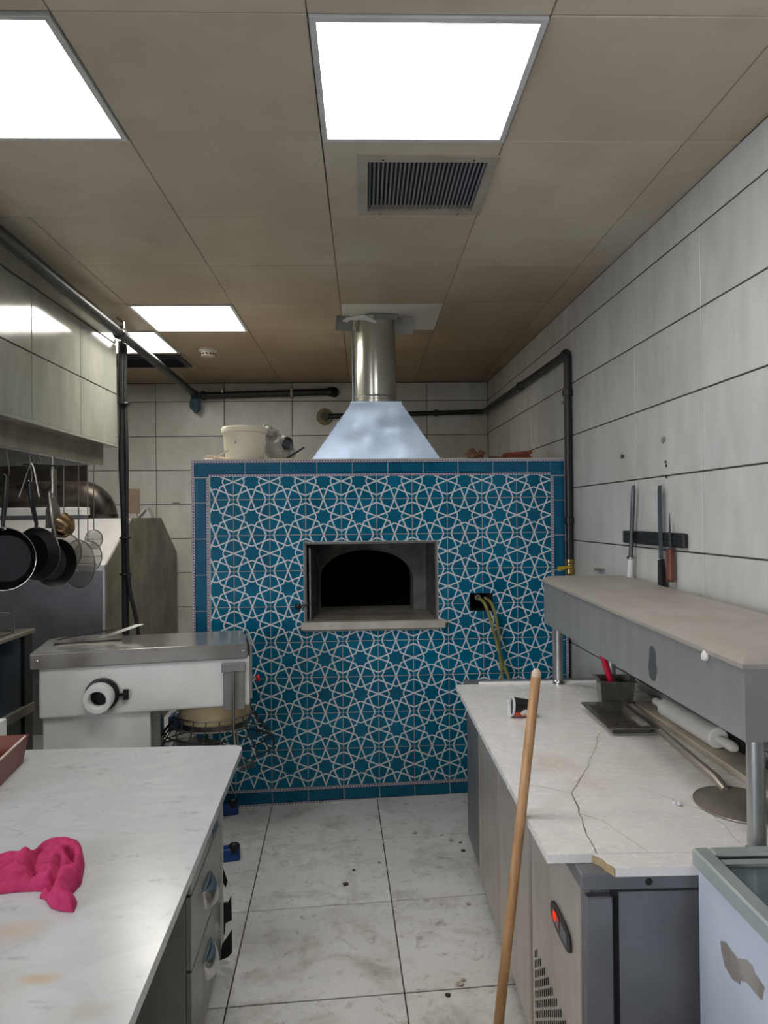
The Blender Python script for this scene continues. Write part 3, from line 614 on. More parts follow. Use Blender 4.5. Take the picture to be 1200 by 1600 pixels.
MB().tube([rw(-0.30, 4.30, ZT + 0.012), rw(-0.19, 4.34, ZT + 0.085)], [0.007, 0.006], 8).tube([rw(-0.34, 4.28, ZT + 0.008), rw(-0.30, 4.30, ZT + 0.012)], 0.006, 8).build('metal_rod', 'wire_dark', label='dark metal rod leaning up beside the flue hood', cat='rod')
MB().box(-0.13, 0.10, -0.04, 0.04, 0, 0.012, X=RM @ T(-0.30, 4.24, ZT) @ R(0.1, 'Z'), bev=0.002).build('wood_strip', 'wood_light', label='flat strip of wood lying on the oven behind the rod', cat='wood')
p = rw(0.80, 4.22)
t = thing('work_glove', 'crumpled brown leather work glove standing on the oven near the wall corner', 'glove', (p.x, p.y, ZT))
m = MB(); blob(m, (0, 0, 0.02), (0.045, 0.04, 0.024), 4.4, 0.3, 1.5); settle(m, 0).build('palm', 'leather', t)
for k, (dx, lz, tilt_) in enumerate(((-0.02, 0.060, -0.5), (0.0, 0.072, -0.35), (0.02, 0.055, 0.25), (0.03, 0.04, 0.6), (-0.035, 0.035, -0.9))):
    MB().tube([(dx * .6, 0, 0.022), (dx + math.sin(tilt_) * lz * .5, -0.004, 0.022 + lz * .4), (dx + math.sin(tilt_) * lz, 0.004, 0.01 + lz * .75)], [0.012, 0.011, 0.008], 8).build('finger', 'wood_dark' if k == 1 else 'leather', t)
p = rw(1.04, 4.24)
t = thing('flat_box', 'red brown flattened cardboard box on the oven beside the wall pipe', 'box', (p.x, p.y, ZT), 0.12)
MB().box(-0.07, 0.08, -0.05, 0.05, 0.0, 0.016, bev=0.002).build('base', 'brownred', t); MB().box(-0.065, 0.085, -0.05, 0.05, 0.026, 0.042, X=R(-0.08, 'Y'), bev=0.002).build('flap', 'brownred', t); MB().box(-0.16, -0.07, -0.03, 0.03, 0.0, 0.008, X=T(0, 0, 0.004) @ R(0.03, 'Y')).build('side_flap', 'wood_dark', t)
MB().box(-0.066, 0.07, -0.048, 0.048, 0.014, 0.03).build('filler', 'wood_dark', t)
for k in range(7):
    x = 0.05 + random.uniform(-0.8, 1.1)
    if -0.2 < x < 0.62: continue
    q = rw(x, 4.14, ZT); m = blob(MB(), (q.x, q.y, q.z + 0.002), (random.uniform(.02, .05), .012, .005), k * 1.7, 0.5, 2, 8); settle(m, ZT).build('plaster_crumb', 'crumb', label='thin flake of pale plaster on the front edge of the oven top', cat='debris', group='plaster flakes on the oven top')

# ================================================================== PIPES ON THE WALLS
def pipe_run(name, pts, r, label, joints=(), fil=0.05, mat='black_pipe'):
    p0 = Vector(pts[0]); t = thing(name, label, 'pipe', p0)
    MB().tube(fillet(pts, fil, 5), r, 14).build('pipe', mat, t, world=True)
    for (a, b, k) in joints:
        a, b = Vector(a), Vector(b); c = a.lerp(b, k); d_ = (b - a).normalized() * 0.018
        MB().tube([c - d_, c - d_ * .9, c + d_ * .9, c + d_], [r, r * 1.35, r * 1.35, r], 14).build('coupling', mat, t, world=True)
    return t
a, b, c = (-1.415, 1.6, 2.722), (-1.462, 6.50, 2.640), (-0.262, 6.515, 2.672)
t = pipe_run('gas_pipe', [a, b, c], 0.030, 'black pipe running along the extractor hood and then the back wall', [(a, b, 0.575), (a, b, 0.99), (b, c, 0.05), (b, c, 0.97)])
MB().lathe([(0.0, 0), (0.045, 0), (0.045, 0.03), (0.034, 0.05)], 16, X=T(-0.262, 6.555, 2.672) @ R(PI / 2, 'X')).build('wall_flange', 'black_pipe', t, world=True)
MB().lathe([(0.0, 0.02), (0.03, 0.02), (0.042, 0), (0.03, -0.02), (0, -0.02)], 14, X=T(-0.262, 6.515, 2.672) @ R(PI / 2, 'Y')).build('end_cap', 'black_pipe', t, world=True)
for x in (-1.235, -0.634): MB().box(-0.008, 0.008, -0.035, 0.05, -0.036, 0.036, X=T(x, 6.515, 2.662)).build('clamp', 'wire', t, world=True)
m = MB().box(-0.035, 0.035, -0.035, 0.035, -0.008, 0.008, X=T(-1.44, 4.40, 2.675)); m.tube([(-1.49, 4.36, 2.69), (-1.44, 4.36, 2.66), (-1.40, 4.36, 2.69), (-1.40, 4.36, 2.72), (-1.44, 4.36, 2.745)], 0.008, 8).build('bracket', 'chrome', t, world=True)
m = MB(); blob(m, (-1.462, 6.46, 2.56), (0.045, 0.04, 0.075), 2.2, 0.35, 1.6)
m.build('rag', 'rag', label='blue grey rag tied to the pipe bend on the back wall', cat='rag')
PX, PY = 1.146, 4.118
a, b, c, d = (-0.345, 6.52, 2.456), (1.055, 6.50, 2.486), (1.139, 4.16, 2.475), (PX, PY, 1.30)
c = (PX, PY, 2.475)
t = pipe_run('wall_pipe', [a, b, c, d], 0.0215, 'black pipe along the back and right wall dropping beside the oven', [(a, b, 0.70), (b, c, 0.55), (c, d, 0.19), (c, d, 0.80), (b, c, 0.985)], 0.03)
MB().lathe([(0.0, 0), (0.075, 0), (0.07, 0.02), (0.045, 0.03), (0.04, 0.045)], 14, X=T(-0.345, 6.552, 2.456) @ R(PI / 2, 'X')).build('putty_ring', 'putty', t, world=True)
MB().lathe([(0.034, -0.03), (0.036, 0), (0.034, 0.03)], 14, X=T(-0.345, 6.515, 2.456) @ R(PI / 2, 'X')).build('elbow', 'black_pipe', t, world=True)
v = MB().lathe([(0.022, 0.06), (0.026, 0.06), (0.026, 0.04), (0.02, 0.035), (0.02, 0.01), (0.027, 0.005), (0.027, -0.02), (0.018, -0.03), (0.0, -0.03)], 16, X=T(PX, PY, 1.26)).build('valve', 'brassv', t, world=True)
MB().tube([(PX, PY - 0.03, 1.275), (PX - 0.035, PY - 0.034, 1.275), (PX - 0.075, PY - 0.036, 1.268)], [0.006, 0.008, 0.014], 8).build('lever', 'yellow', v, world=True)
for z in (2.255, 2.20, 1.43): MB().box(-0.028, 0.028, -0.006, 0.03, -0.007, 0.007, X=T(PX, PY, z)).build('clamp', 'wire', t, world=True)

# ================================================================== EXTRACTOR HOOD (upper left)
HX, HY1, HZ0 = -1.55, 4.685, 2.03
hd = thing('extractor_hood', 'tile clad extractor hood hanging at the upper left', 'extractor hood', (-2.2, 3.0, HZ0))
cas = MB().box(-3.18, HX - 0.010, 0.4, HY1 - 0.004, HZ0, ZC - 0.002).build('casing', 'grout', hd, world=True)
hys = [1.13, 1.72, 2.31, 2.90, 3.496, 4.09, HY1]; hzs = [HZ0 + 0.002, 2.352, 2.665]
for a, b in zip(hys, hys[1:]):
    for c, d in zip(hzs, hzs[1:]):
        piece('cladding_tile', slab_mesh('cladding_tile', 0.012, b - a - 0.005, d - c - 0.006, 'hood_tile'), cas, Vector((HX - 0.006, (a + b) / 2, (c + d) / 2)) - Vector((-2.2, 3.0, HZ0)))
MB().box(HX - 0.012, HX - 0.002, 1.13, HY1, 2.672, ZC - 0.003).build('top_strip', 'hood_tile', cas, world=True)
MB().box(-1.66, HX + 0.001, 0.4, HY1 + 0.004, HZ0 - 0.012, HZ0 + 0.006, bev=0.003).build('bottom_trim', 'hood_tile', cas, world=True)
SX = -1.625
sk = MB().box(SX - 0.006, SX, 0.4, 4.645, 1.905, HZ0 - 0.012).box(-3.17, SX - 0.006, 4.639, 4.645, 1.905, HZ0 - 0.012).build('skirt', 'steel_dark', hd, world=True)
MB().box(SX - 0.06, SX - 0.006, 0.4, 4.639, 1.905, 1.912).build('gutter_lip', 'steel_h', sk, world=True)
RAILZ = 1.925
MB().tube([(SX - 0.03, 1.2, RAILZ), (SX - 0.03, 4.64, RAILZ)], 0.006, 8).build('hanging_rail', 'wire', hd, world=True)

# hanging utensils: local frame: origin at the hook on the rail, hanging down -Z, facing -Y
RX_ = SX - 0.03
def hang(name, label, cat, y, yaw, group='utensils hanging under the hood', sw=0.0):
    t = thing(name, label, cat, mat=T(RX_, y, RAILZ) @ R(yaw, 'Z') @ R(sw, 'Y'), group=group)
    return t
def hook(t, z1):
    MB().tube([(0.0, 0.012, 0.0), (0.004, 0.008, 0.010), (0.0, -0.004, 0.012), (-0.006, -0.010, 0.0), (0.004, -0.006, -0.04), (0.014, 0, z1 + 0.02), (0.010, 0, z1), (0.0, 0, z1 - 0.004), (-0.008, 0, z1 + 0.006)], 0.0022, 6).build('hook', 'wire', t)
def pan(y, yaw, r, hl, z1, label, inside, sw=0.0, hm='black', surf='pan_in'):
    t = hang('frying_pan', label, 'frying pan', y, yaw, sw=sw); hook(t, z1)
    X = T(0, 0, z1 - hl - r) @ R(PI / 2, 'X')
    s_ = 1 if inside else -1
    MB().lathe([(0.0, 0.0), (r * 0.78, 0.0), (r, 0.045), (r * 1.02, 0.047), (r * 1.0, 0.050), (r * .98, 0.047), (r * 0.76, 0.004), (0, 0.004)], 40, X=X @ Matrix.Scale(s_, 4, (0, 0, 1))).build('pan_body', 'pan', t)
    MB().lathe([(0.0, 0.0045), (r * .75, 0.0045), (r * .75, 0.0055), (0, 0.0055)], 36, X=X @ Matrix.Scale(s_, 4, (0, 0, 1))).build('cooking_surface', surf, t)
    zr = z1 - hl
    MB().tube([(0, -0.04 * s_, zr - 0.012), (0, -0.046 * s_, zr + 0.02), (0, -0.02 * s_, zr + hl * .45), (0, 0, z1 - 0.015), (0, 0, z1)], [0.008, 0.009, 0.012, 0.013, 0.008], 10).build('handle', hm, t)
    MB().lathe([(0, 0), (0.007, 0.0), (0.006, 0.005), (0, 0.006)], 8, X=T(0.012, -0.047 * s_, zr - 0.004) @ R(PI / 2, 'X')).build('rivet', 'chrome', t)
    MB().tube([((r * 1.01) * math.cos(2 * PI * k / 40), -0.049 * s_, z1 - hl - r + (r * 1.01) * math.sin(2 * PI * k / 40)) for k in range(40)], 0.0022, 6, closed=True).build('rim', 'wire', t)
    return t
pan(3.46, 0.12, 0.142, 0.24, -0.150, 'large black frying pan hanging nearest, cut by the left edge', True, surf='pan')
pan(3.70, -0.25, 0.130, 0.23, -0.165, 'black frying pan hanging behind the nearest large pan', False, surf='pan')
pan(3.925, 0.98, 0.125, 0.25, -0.205, 'smaller black frying pan turned sideways, worn grey inside', True, hm='wire')
def ladle(y, yaw, label):
    t = hang('ladle', label, 'ladle', y, yaw); hook(t, -0.09)
    MB().tube([(0, 0, -0.09), (0, 0, -0.30), (0.0, 0.0, -0.325)], [0.007, 0.008, 0.005], 8).build('handle', 'wire', t)
    MB().lathe([(0.0, -0.058), (0.02, -0.056), (0.045, -0.036), (0.056, 0), (0.058, 0.002), (0.054, 0), (0.043, -0.033), (0.018, -0.052), (0, -0.054)], 28, X=T(0.03, 0, -0.385) @ R(-1.15, 'Y') @ Matrix.Scale(1.25, 4)).build('bowl', 'brass', t)
ladle(4.0, -0.15, 'brassy ladle with deep round bowl hanging between pans and strainers')
def strainer(y, yaw, r, hl, label, sw=0.0, dep=0.6):
    t = hang('strainer', label, 'strainer', y, yaw, sw=sw)
    MB().tube([(0.0, 0.01, 0.0), (0.0, -0.004, 0.012), (0.004, -0.008, -0.01), (0.002, 0, -0.05), (0, 0, -hl)], 0.0035, 6).build('handle', 'wire', t)
    zc = -hl - r
    MB().tube([(r * math.cos(2 * PI * k / 36), 0, zc + r * math.sin(2 * PI * k / 36)) for k in range(36)], 0.0032, 6, closed=True).build('rim', 'wire', t)
    prof_ = [(r * math.cos(a_ * PI / 2 / 8), -dep * r * math.sin(a_ * PI / 2 / 8)) for a_ in range(9)]
    MB().lathe(prof_, 32, X=T(0, 0, zc) @ R(-PI / 2, 'X')).build('mesh_bowl', 'net', t)
    pr = [(-r * math.cos(a_ * PI / 12), dep * r * math.sin(a_ * PI / 12) + 0.002, zc) for a_ in range(13)]
    MB().tube(pr, 0.0022, 6).build('brace', 'wire', t)
    return t
strainer(4.11, 0.95, 0.107, 0.43, 'wire mesh strainer hanging just right of the ladle', dep=0.45)
strainer(4.32, -0.55, 0.138, 0.475, 'largest wire mesh strainer, hanging lowest of them all', dep=0.35)
strainer(4.46, 0.95, 0.095, 0.485, 'wire mesh strainer hanging second from the end of the rail', dep=0.4)
strainer(4.56, 0.9, 0.058, 0.42, 'small round tea strainer hanging at the far end of the rail', dep=0.4)
t = hang('tongs', 'thin steel tongs hanging open behind the large pan', 'tongs', 3.72, 0.4); hook(t, -0.07)
for s_ in (-1, 1): MB().tube([(0, 0, -0.07), (s_ * 0.012, 0, -0.10), (s_ * 0.045 - 0.01, 0, -0.24)], 0.0045, 6).build('arm', 'wire', t)
t = hang('wire_rack', 'small dark wire rack hanging flat above the pans', 'rack', 3.80, 0.25); hook(t, -0.07)
for k in range(4): MB().tube([(-0.07 + 0.01 * k, -0.03 + 0.02 * k, -0.078 + .004 * (k % 2)), (0.12, -0.03 + 0.02 * k, -0.082)], 0.0028, 6).build('bar', 'wire_dark', t)
for x in (-0.06, 0.11): MB().tube([(x, -0.035, -0.08), (x, 0.035, -0.08)], 0.0035, 6).build('cross_bar', 'wire_dark', t)
t = hang('spatula', 'long handled steel spatula hanging behind the smaller pan', 'spatula', 3.97, 0.5)
MB().tube([(0, 0.01, 0), (0, -0.005, 0.012), (0.002, -0.006, -0.01), (0, 0, -0.10), (0, 0, -0.24)], [0.003, 0.003, 0.003, 0.009, 0.007], 8).build('handle', 'wire', t)
MB().prism([(-0.012, -0.23), (0.012, -0.23), (0.035, -0.30), (0.038, -0.40), (-0.038, -0.40), (-0.035, -0.30)], -0.001, 0.001, 'Y').build('blade', 'wire', t)

# ================================================================== BACK LEFT: steel cabinet, sooty duct, cables
CXF = -1.652
cb = thing('steel_cabinet', 'tall dull steel cabinet with sloping shoulders left of the oven', 'cabinet', (-2.4, 5.6, 0))
zf = fz(-2.4, 5.6) + 0.002
prof_c = [(4.775, zf), (6.53, zf), (6.53, 1.272), (6.045, 1.572), (5.30, 1.572), (4.775, 1.275)]
MB().prism(prof_c, -3.1, CXF - 0.012, 'X').build('body', 'steel_pale_lit', cb, world=True)  # sheet lightened to carry the lamp light on the sloping shoulder
MB().prism([(4.77, zf), (6.535, zf), (6.535, 1.274), (6.047, 1.576), (5.298, 1.576), (4.77, 1.277)], CXF - 0.012, CXF, 'X').build('end_panel', 'steel_dark', cb, world=True)
MB().box(-3.0, CXF - 0.03, 4.768, 4.775, 0.2, 1.24).build('front_panel', 'steel_grey', cb, world=True)
MB().box(-2.75, -2.0, 5.31, 5.40, 1.5765, 1.60).build('ledge_foot', 'steel_grey', cb, world=True)
MB().box(-2.75, -1.99, 5.285, 5.41, 1.60, 1.655, bev=0.003).build('ledge', 'white_frame', cb, world=True)
dk = thing('exhaust_duct', 'fat sooty exhaust duct bending down into the steel cabinet', 'duct', (-1.96, 5.62, 1.576))
dp_ = [(-3.1, 5.62, 1.742)] + [(-2.5, 5.62, 1.742)] + [(-2.14 + 0.155 * math.sin(a_ * PI / 16), 5.62, 1.742 - 0.155 + 0.155 * math.cos(a_ * PI / 16)) for a_ in range(0, 9)]
MB().tube(dp_, 0.118, 28).build('duct', 'soot', dk, world=True)
MB().lathe([(0.120, 0), (0.124, 0.004), (0.124, 0.028), (0.119, 0.03)], 28, X=T(-1.985, 5.62, 1.577)).build('collar', 'soot', dk, world=True)
t = thing('card_stand', 'brown square card on a thin wire stand on top of the steel cabinet', 'sign', (-1.80, 5.78, 1.577), 0.1)
MB().box(-0.055, 0.055, -0.004, 0.004, 0.035, 0.225, bev=0.001).build('card', 'browncard', t)
for x in (-0.04, 0.035): MB().tube([(x, 0.0, 0.0), (x, 0.0, 0.04)], 0.003, 6).build('stand_leg', 'wire_dark', t)
t = thing('bent_sheet', 'small bent metal sheet standing like a tent on the steel cabinet', 'metal sheet', (-1.705, 5.8, 1.577), 0.0)
MB().prism([(-0.05, 0), (0.018, 0.075), (0.012, 0.078), (-0.056, 0.002)], -0.05, 0.05, 'Y').build('long_side', 'steel_h', t); MB().prism([(0.018, 0.072), (0.05, 0), (0.056, 0.002), (0.020, 0.080)], -0.05, 0.05, 'Y').build('short_side', 'steel_h', t)
cbx = -1.535
t = thing('cable_bundle', 'thick black cable bundle hanging from the ceiling beside the extractor hood', 'cable', (cbx, 4.74, ZC))
MB().tube([(cbx + .005, 4.735, ZC - .005), (cbx + .002, 4.735, 2.62)], 0.010, 8).build('white_conduit', 'white_frame', t, world=True)
cpts = [(cbx, 4.735, 2.70), (cbx - .002, 4.735, 2.45), (cbx + .004, 4.735, 2.2), (cbx - .004, 4.73, 1.95), (cbx + .01, 4.72, 1.7), (cbx + .015, 4.72, 1.5), (cbx + .016, 4.72, 1.2), (cbx + .02, 4.71, 1.0), (cbx + 0.02, 4.70, 0.6)]
MB().tube(fillet(cpts, .2, 4), 0.022, 10).build('main_cable', 'rubber', t, world=True)
MB().tube(fillet([(cbx + .022, 4.735, 2.68), (cbx + .020, 4.73, 2.3), (cbx + .034, 4.72, 2.0), (cbx + .03, 4.71, 1.6), (cbx + .038, 4.70, 1.15), (cbx + .09, 4.69, 0.97), (cbx + .115, 4.68, 0.80), (cbx + .12, 4.68, .4)], .2, 5), 0.013, 8).build('side_cable', 'rubber', t, world=True)
for z in (2.3, 1.45, 1.22): MB().lathe([(0.035, -.006), (0.037, 0), (0.035, .006)], 12, X=T(cbx + .018, 4.722, z)).build('cable_tie', 'black', t, world=True)

# dark steel chest cabinet at the left edge, its blue painting the oven's reflection
t = thing('blue_cabinet', 'dark blue steel chest cabinet at the left edge behind the work table', 'cabinet', (-1.95, 3.0, fz(-1.95, 3)))
MB().box(-2.4, -1.605, 2.4, 3.575, -0.06, 1.03).build('body', 'navy', t, world=True)
MB().box(-2.42, -1.585, 2.38, 3.595, 1.03, 1.05, bev=0.004).build('top_rim', 'steel_dark', t, world=True)
MB().box(-1.607, -1.585, 2.4, 3.58, 0.66, 0.70).build('rail', 'steel_dark', t, world=True); MB().box(-1.607, -1.595, 3.50, 3.58, 0.0, 1.03).build('corner_post', 'black_pipe', t, world=True)
t = thing('wire_basket', 'wire basket with note paper standing on the dark blue cabinet', 'basket', (-1.75, 3.2, 1.051))
for z in (0.004, 0.09):
    MB().tube([(-0.16, -0.22, z), (0.10, -0.22, z), (0.13, -0.19, z), (0.13, 0.25, z), (0.10, 0.28, z), (-0.16, 0.28, z)], 0.004, 6).build('wire_loop', 'wire', t)
for y_ in (-0.19, 0.0, 0.25): MB().tube([(0.13, y_, 0.004), (0.13, y_, 0.09)], 0.003, 6).build('upright', 'wire', t)
m = MB().box(-1.80, -1.625, 3.16, 3.19, 1.056, 1.12); m.build('note_paper', 'paper', label='folded white note paper in the wire basket', cat='paper')

# ================================================================== DOUGH MIXER
ps = math.radians(12.1); mxd = Vector((math.cos(ps), math.sin(ps), 0)); myd = Vector((-math.sin(ps), math.cos(ps), 0))
orig = myd * 3.4342
mz = fz(-0.9, 3.5)
mixer = thing('dough_mixer', 'white spiral dough mixer with steel lid and wire bowl guard', 'mixer', mat=T(orig.x, orig.y, 0) @ R(ps, 'Z'))
MB().box(-0.702, 0.192, 0.0, 0.385, 0.712, 0.94, bev=0.012).build('head', 'white_paint', mixer)
lid = MB().box(-0.735, 0.182, -0.012, 0.40, 0.928, 0.998, bev=0.006).build('lid', 'steel_lid', mixer)
for x in (-0.70, 0.165): MB().lathe([(0.008, 0), (0.007, 0.004), (0, 0.006)], 10, X=T(x, -0.012, 0.965) @ R(PI / 2, 'X')).build('bolt', 'chrome', lid)
MB().box(0.192, 0.204, 0.01, 0.36, 0.74, 0.99, bev=0.003).build('end_plate', 'steel_v', mixer)
MB().box(-0.69, -0.245, 0.02, 0.36, 0.10, 0.714, bev=0.006).build('column', 'white_paint', mixer)
MB().box(-0.245, -0.205, 0.05, 0.35, 0.10, 0.714).build('column_side', 'steel_v', mixer)
MB().box(-0.72, 0.02, 0.03, 0.66, 0.041, 0.12, bev=0.01).build('base', 'white_paint', mixer)
X = T(-0.444, 0.0, 0.805) @ R(PI / 2, 'X')
kn = MB().lathe([(0.0, 0), (0.072, 0.0), (0.072, 0.012), (0.066, 0.016), (0.0, 0.016)], 32, X=X).build('dial_ring', 'black', mixer)
X2 = T(-0.450, 0.0, 0.800) @ R(PI / 2 + 0.10, 'X') @ R(-0.12, 'Y')
MB().lathe([(0.036, 0.004), (0.062, 0.004), (0.062, 0.06), (0.058, 0.066), (0.040, 0.066), (0.036, 0.06), (0.036, 0.010)], 32, X=X2).build('collar', 'white_paint', kn); MB().lathe([(0.0, 0.018), (0.036, 0.018), (0.036, 0.022), (0, 0.022)], 24, X=X2).build('bore', 'slot', kn)
MB().box(0.06, 0.10, -0.014, -0.002, -0.006, 0.006, X=T(-0.444, 0, 0.80)).lathe([(0, -0.022), (0.012, -0.022), (0.012, 0.022), (0, 0.022)], 10, X=T(-0.345, -0.010, 0.80)).build('clamp_screw', 'black', kn)
gb = MB().box(0.073, 0.167, -0.016, 0.002, 0.70, 0.905, bev=0.003).build('guard_bracket', 'steel_v', mixer)
MB().box(0.065, 0.174, -0.028, -0.004, 0.872, 0.915, bev=0.004).build('bracket_cap', 'steel_v', gb)
MB().tube([(0.116, -0.036, 0.88), (0.116, -0.034, 0.80), (0.116, -0.03, 0.61), (0.125, -0.03, 0.50)], 0.007, 10).build('guard_rod', 'chrome', gb)
MB().tube([(0.128, -0.03, 0.605), (0.14, -0.03, 0.50)], 0.005, 8).tube([(0.116, -0.03, 0.61), (0.128, -0.03, 0.605)], 0.006, 8).build('guard_fork', 'chrome', gb)
rb = MB().tube([(0.204, 0.06, 0.822), (0.226, 0.06, 0.822)], 0.007, 10).build('button_stem', 'chrome', mixer)
MB().lathe([(0.0, 0), (0.013, 0.0), (0.017, 0.006), (0.016, 0.014), (0, 0.017)], 16, X=T(0.224, 0.06, 0.822) @ R(PI / 2, 'Y')).build('red_cap', 'red', rb)
BCX, BCY = 0.035, 0.20
MB().lathe([(0.0, 0.715), (0.166, 0.715), (0.166, 0.63), (0.160, 0.615), (0.0, 0.615)], 40, X=T(BCX, BCY, 0)).build('drum', 'cream', mixer)
MB().lathe([(0.0, 0.615), (0.158, 0.615), (0.158, 0.585), (0.0, 0.585)], 40, X=T(BCX, BCY, 0)).build('drum_band', 'wire', mixer)
MB().lathe([(0.05, 0.14), (0.22, 0.16), (0.262, 0.22), (0.268, 0.46), (0.276, 0.465), (0.272, 0.475), (0.262, 0.46), (0.255, 0.23), (0.0, 0.19)], 44, X=T(-0.115, BCY, 0) @ Matrix.Diagonal((0.72, 0.72, 1, 1))).build('bowl', 'steel_lid', mixer)
gd = None
def ring(r, z, rr, mat, par, nm='guard_ring'): return MB().tube([(BCX + r * math.cos(2 * PI * k / 48), BCY + r * math.sin(2 * PI * k / 48), z) for k in range(48)], rr, 6, closed=True).build(nm, mat, par)
gd = ring(0.186, 0.645, 0.004, 'wire', mixer)
for (r_, z_) in ((0.205, 0.60), (0.235, 0.565), (0.262, 0.525), (0.285, 0.485)): ring(r_, z_, 0.0035, 'wire_dark' if z_ < .58 else 'wire', mixer)
for k in range(20):
    a_ = 2 * PI * k / 20 + 0.1; c_, s_ = math.cos(a_), math.sin(a_)
    if a_ > PI * 1.02 and a_ < PI * 1.45: pass
    MB().tube([(BCX + q * c_, BCY + q * s_, z_) for q, z_ in ((0.186, 0.645), (0.207, 0.60), (0.237, 0.565), (0.287, 0.485), (0.275, 0.474))], 0.003, 6).build('guard_wire', 'wire_dark', mixer)
m = MB()
for k in range(7): m.tube([(BCX + 0.11 + 0.010 * k, BCY - 0.235 + .006 * k, 0.425), (BCX + 0.106 + 0.010 * k, BCY - 0.238 + .006 * k, 0.452), (BCX + 0.112 + 0.010 * k, BCY - 0.235 + .006 * k, 0.462), (BCX + 0.118 + 0.010 * k, BCY - 0.234 + .006 * k, 0.43)], 0.0026, 6)
m.build('guard_spring', 'wire', mixer)
for (x, y) in ((0.10, 0.085), (0.115, 0.63), (-0.64, 0.09), (-0.64, 0.60)):
    w_ = WM[mixer] @ Vector((x, y, 0)); g_ = fz(w_.x, w_.y) + 0.001
    c_ = MB().box(x - 0.07, x + 0.045, y - 0.028, y + 0.028, g_, 0.042, bev=0.008).build('caster_block', 'bluefoot', mixer)
    MB().lathe([(0.0, 0), (0.026, 0.0), (0.026, 0.028), (0.022, 0.034), (0, 0.034)], 18, X=T(x + 0.018, y - 0.008, 0.022)).build('caster_roller', 'rubber', c_)
    MB().lathe([(0.0, 0), (0.012, 0.0), (0.010, 0.004), (0, 0.004)], 12, X=T(x + 0.018, y - 0.008, 0.055)).build('caster_pin', 'wire', c_)
# flat pan with a long handle lying on the mixer lid
t = thing('long_handled_pan', 'flat dark pan with a raised flat steel handle lying on the mixer lid', 'pan', mat=WM[mixer] @ T(-0.52, 0.30, 0.999) @ R(0.1, 'Z'))
MB().loft([[(-0.14, -0.08, 0), (0.12, -0.08, 0), (0.12, 0.08, 0), (-0.14, 0.08, 0)], [(-0.17, -0.085, 0.006), (0.13, -0.085, 0.010), (0.13, 0.085, 0.012), (-0.17, 0.085, 0.006)]]).build('pan_plate', 'tray', t)
MB().loft([[(0.02, -0.03, 0.011), (0.055, -0.03, 0.010), (0.055, -0.026, 0.010), (0.02, -0.026, 0.011)], [(0.19, 0.02, 0.055), (0.225, 0.02, 0.055), (0.225, 0.024, 0.058), (0.19, 0.024, 0.058)]]).build('flat_handle', 'steel_h', t)
MB().tube([(-0.15, -0.08, 0.02), (-0.05, -0.06, 0.035), (0.10, 0.0, 0.045)], 0.003, 6).build('wire_edge', 'wire_dark', t)
# things behind the mixer column: blue and white packet
t = thing('cleaner_packet', 'tall blue and white packet standing behind the mixer drum', 'packet', mat=T(-1.0, 3.99, fz(-1.0, 3.99) + 0.002))
MB().box(-0.05, 0.06, -0.04, 0.04, 0.0, 0.49, bev=0.004).build('packet_body', 'paper', t); MB().box(-0.052, 0.062, -0.042, 0.042, 0.47, 0.545, bev=0.004).build('packet_top', 'bluefoot', t)

# ================================================================== LEFT WORK TABLE
ZL = 0.76
TXE, TYF = -0.342, 2.668                     # right edge and far edge (turned frame)
tbl = thing('work_table', 'stainless work table with drawers under the left marble slab', 'table', mat=RM @ T(-0.85, 1.7, 0))
def tl(x): return x + 0.85
def ty(y): return y - 1.7
gl = lambda x, y: (lambda p: fz(p.x, p.y))(rw(x, y)) + 0.001
FX = -0.425
MB().box(tl(-1.32), tl(FX - 0.012), ty(2.10), ty(2.648), 0.06, ZL - 0.026).build('drawer_carcass', 'steel_v', tbl)
MB().box(tl(-1.32), tl(-0.62), ty(0.35), ty(2.10), 0.10, ZL - 0.026).build('recessed_panel', 'steel_dark', tbl)
MB().box(tl(-1.34), tl(FX + 0.006), ty(0.32), ty(2.65), ZL - 0.062, ZL - 0.026).build('top_frame', 'steel_h', tbl)
dz = [0.075, 0.292, 0.505, 0.695]
for a, b in zip(dz, dz[1:]):
    d_ = MB().box(tl(FX - 0.012), tl(FX + 0.004), ty(2.118), ty(2.628), a + 0.003, b - 0.003, bev=0.002).build('drawer_front', 'steel_v', tbl)
    X = T(tl(FX + 0.004), ty(2.355), (a + b) / 2 + 0.005)
    m = MB(); rings = []
    for k in range(17):                     # shell pull: half bowl open at the underside
        y_ = -0.072 + 0.144 * k / 16; w_ = math.sqrt(max(0.0, 1 - (y_ / 0.0725) ** 2)) ** 0.8
        o_ = [(0.001 + 0.036 * w_ * math.sin(a_ * PI / 14), y_, -0.024 + 0.054 * math.cos(a_ * PI / 14)) for a_ in range(8)]
        i_ = [(0.0005 + 0.032 * w_ * math.sin(a_ * PI / 14), y_, -0.024 + 0.049 * math.cos(a_ * PI / 14)) for a_ in range(7, -1, -1)]
        rings.append(o_ + i_)
    h_ = m.loft(rings, X=X).build('shell_handle', 'chrome', d_, sharp=60)
MB().box(tl(-1.31), tl(FX + 0.002), ty(2.11), ty(2.645), 0.03, 0.072).build('plinth', 'steel_h', tbl)
for (x, y) in ((-0.46, 2.60), (-1.28, 2.60), (-1.28, 0.40), (-0.66, 0.40), (-0.46, 2.15)):
    MB().lathe([(0.0, 0), (0.026, 0.0), (0.026, 0.012), (0.016, 0.018), (0.016, 0.09), (0, 0.09)], 14, X=T(tl(x), ty(y), gl(x, y))).build('foot', 'steel_v', tbl)
MB().box(tl(FX - 0.006), tl(FX + 0.010), ty(2.65), ty(2.662), 0.07, 0.66).build('end_gasket', 'white_frame', tbl)
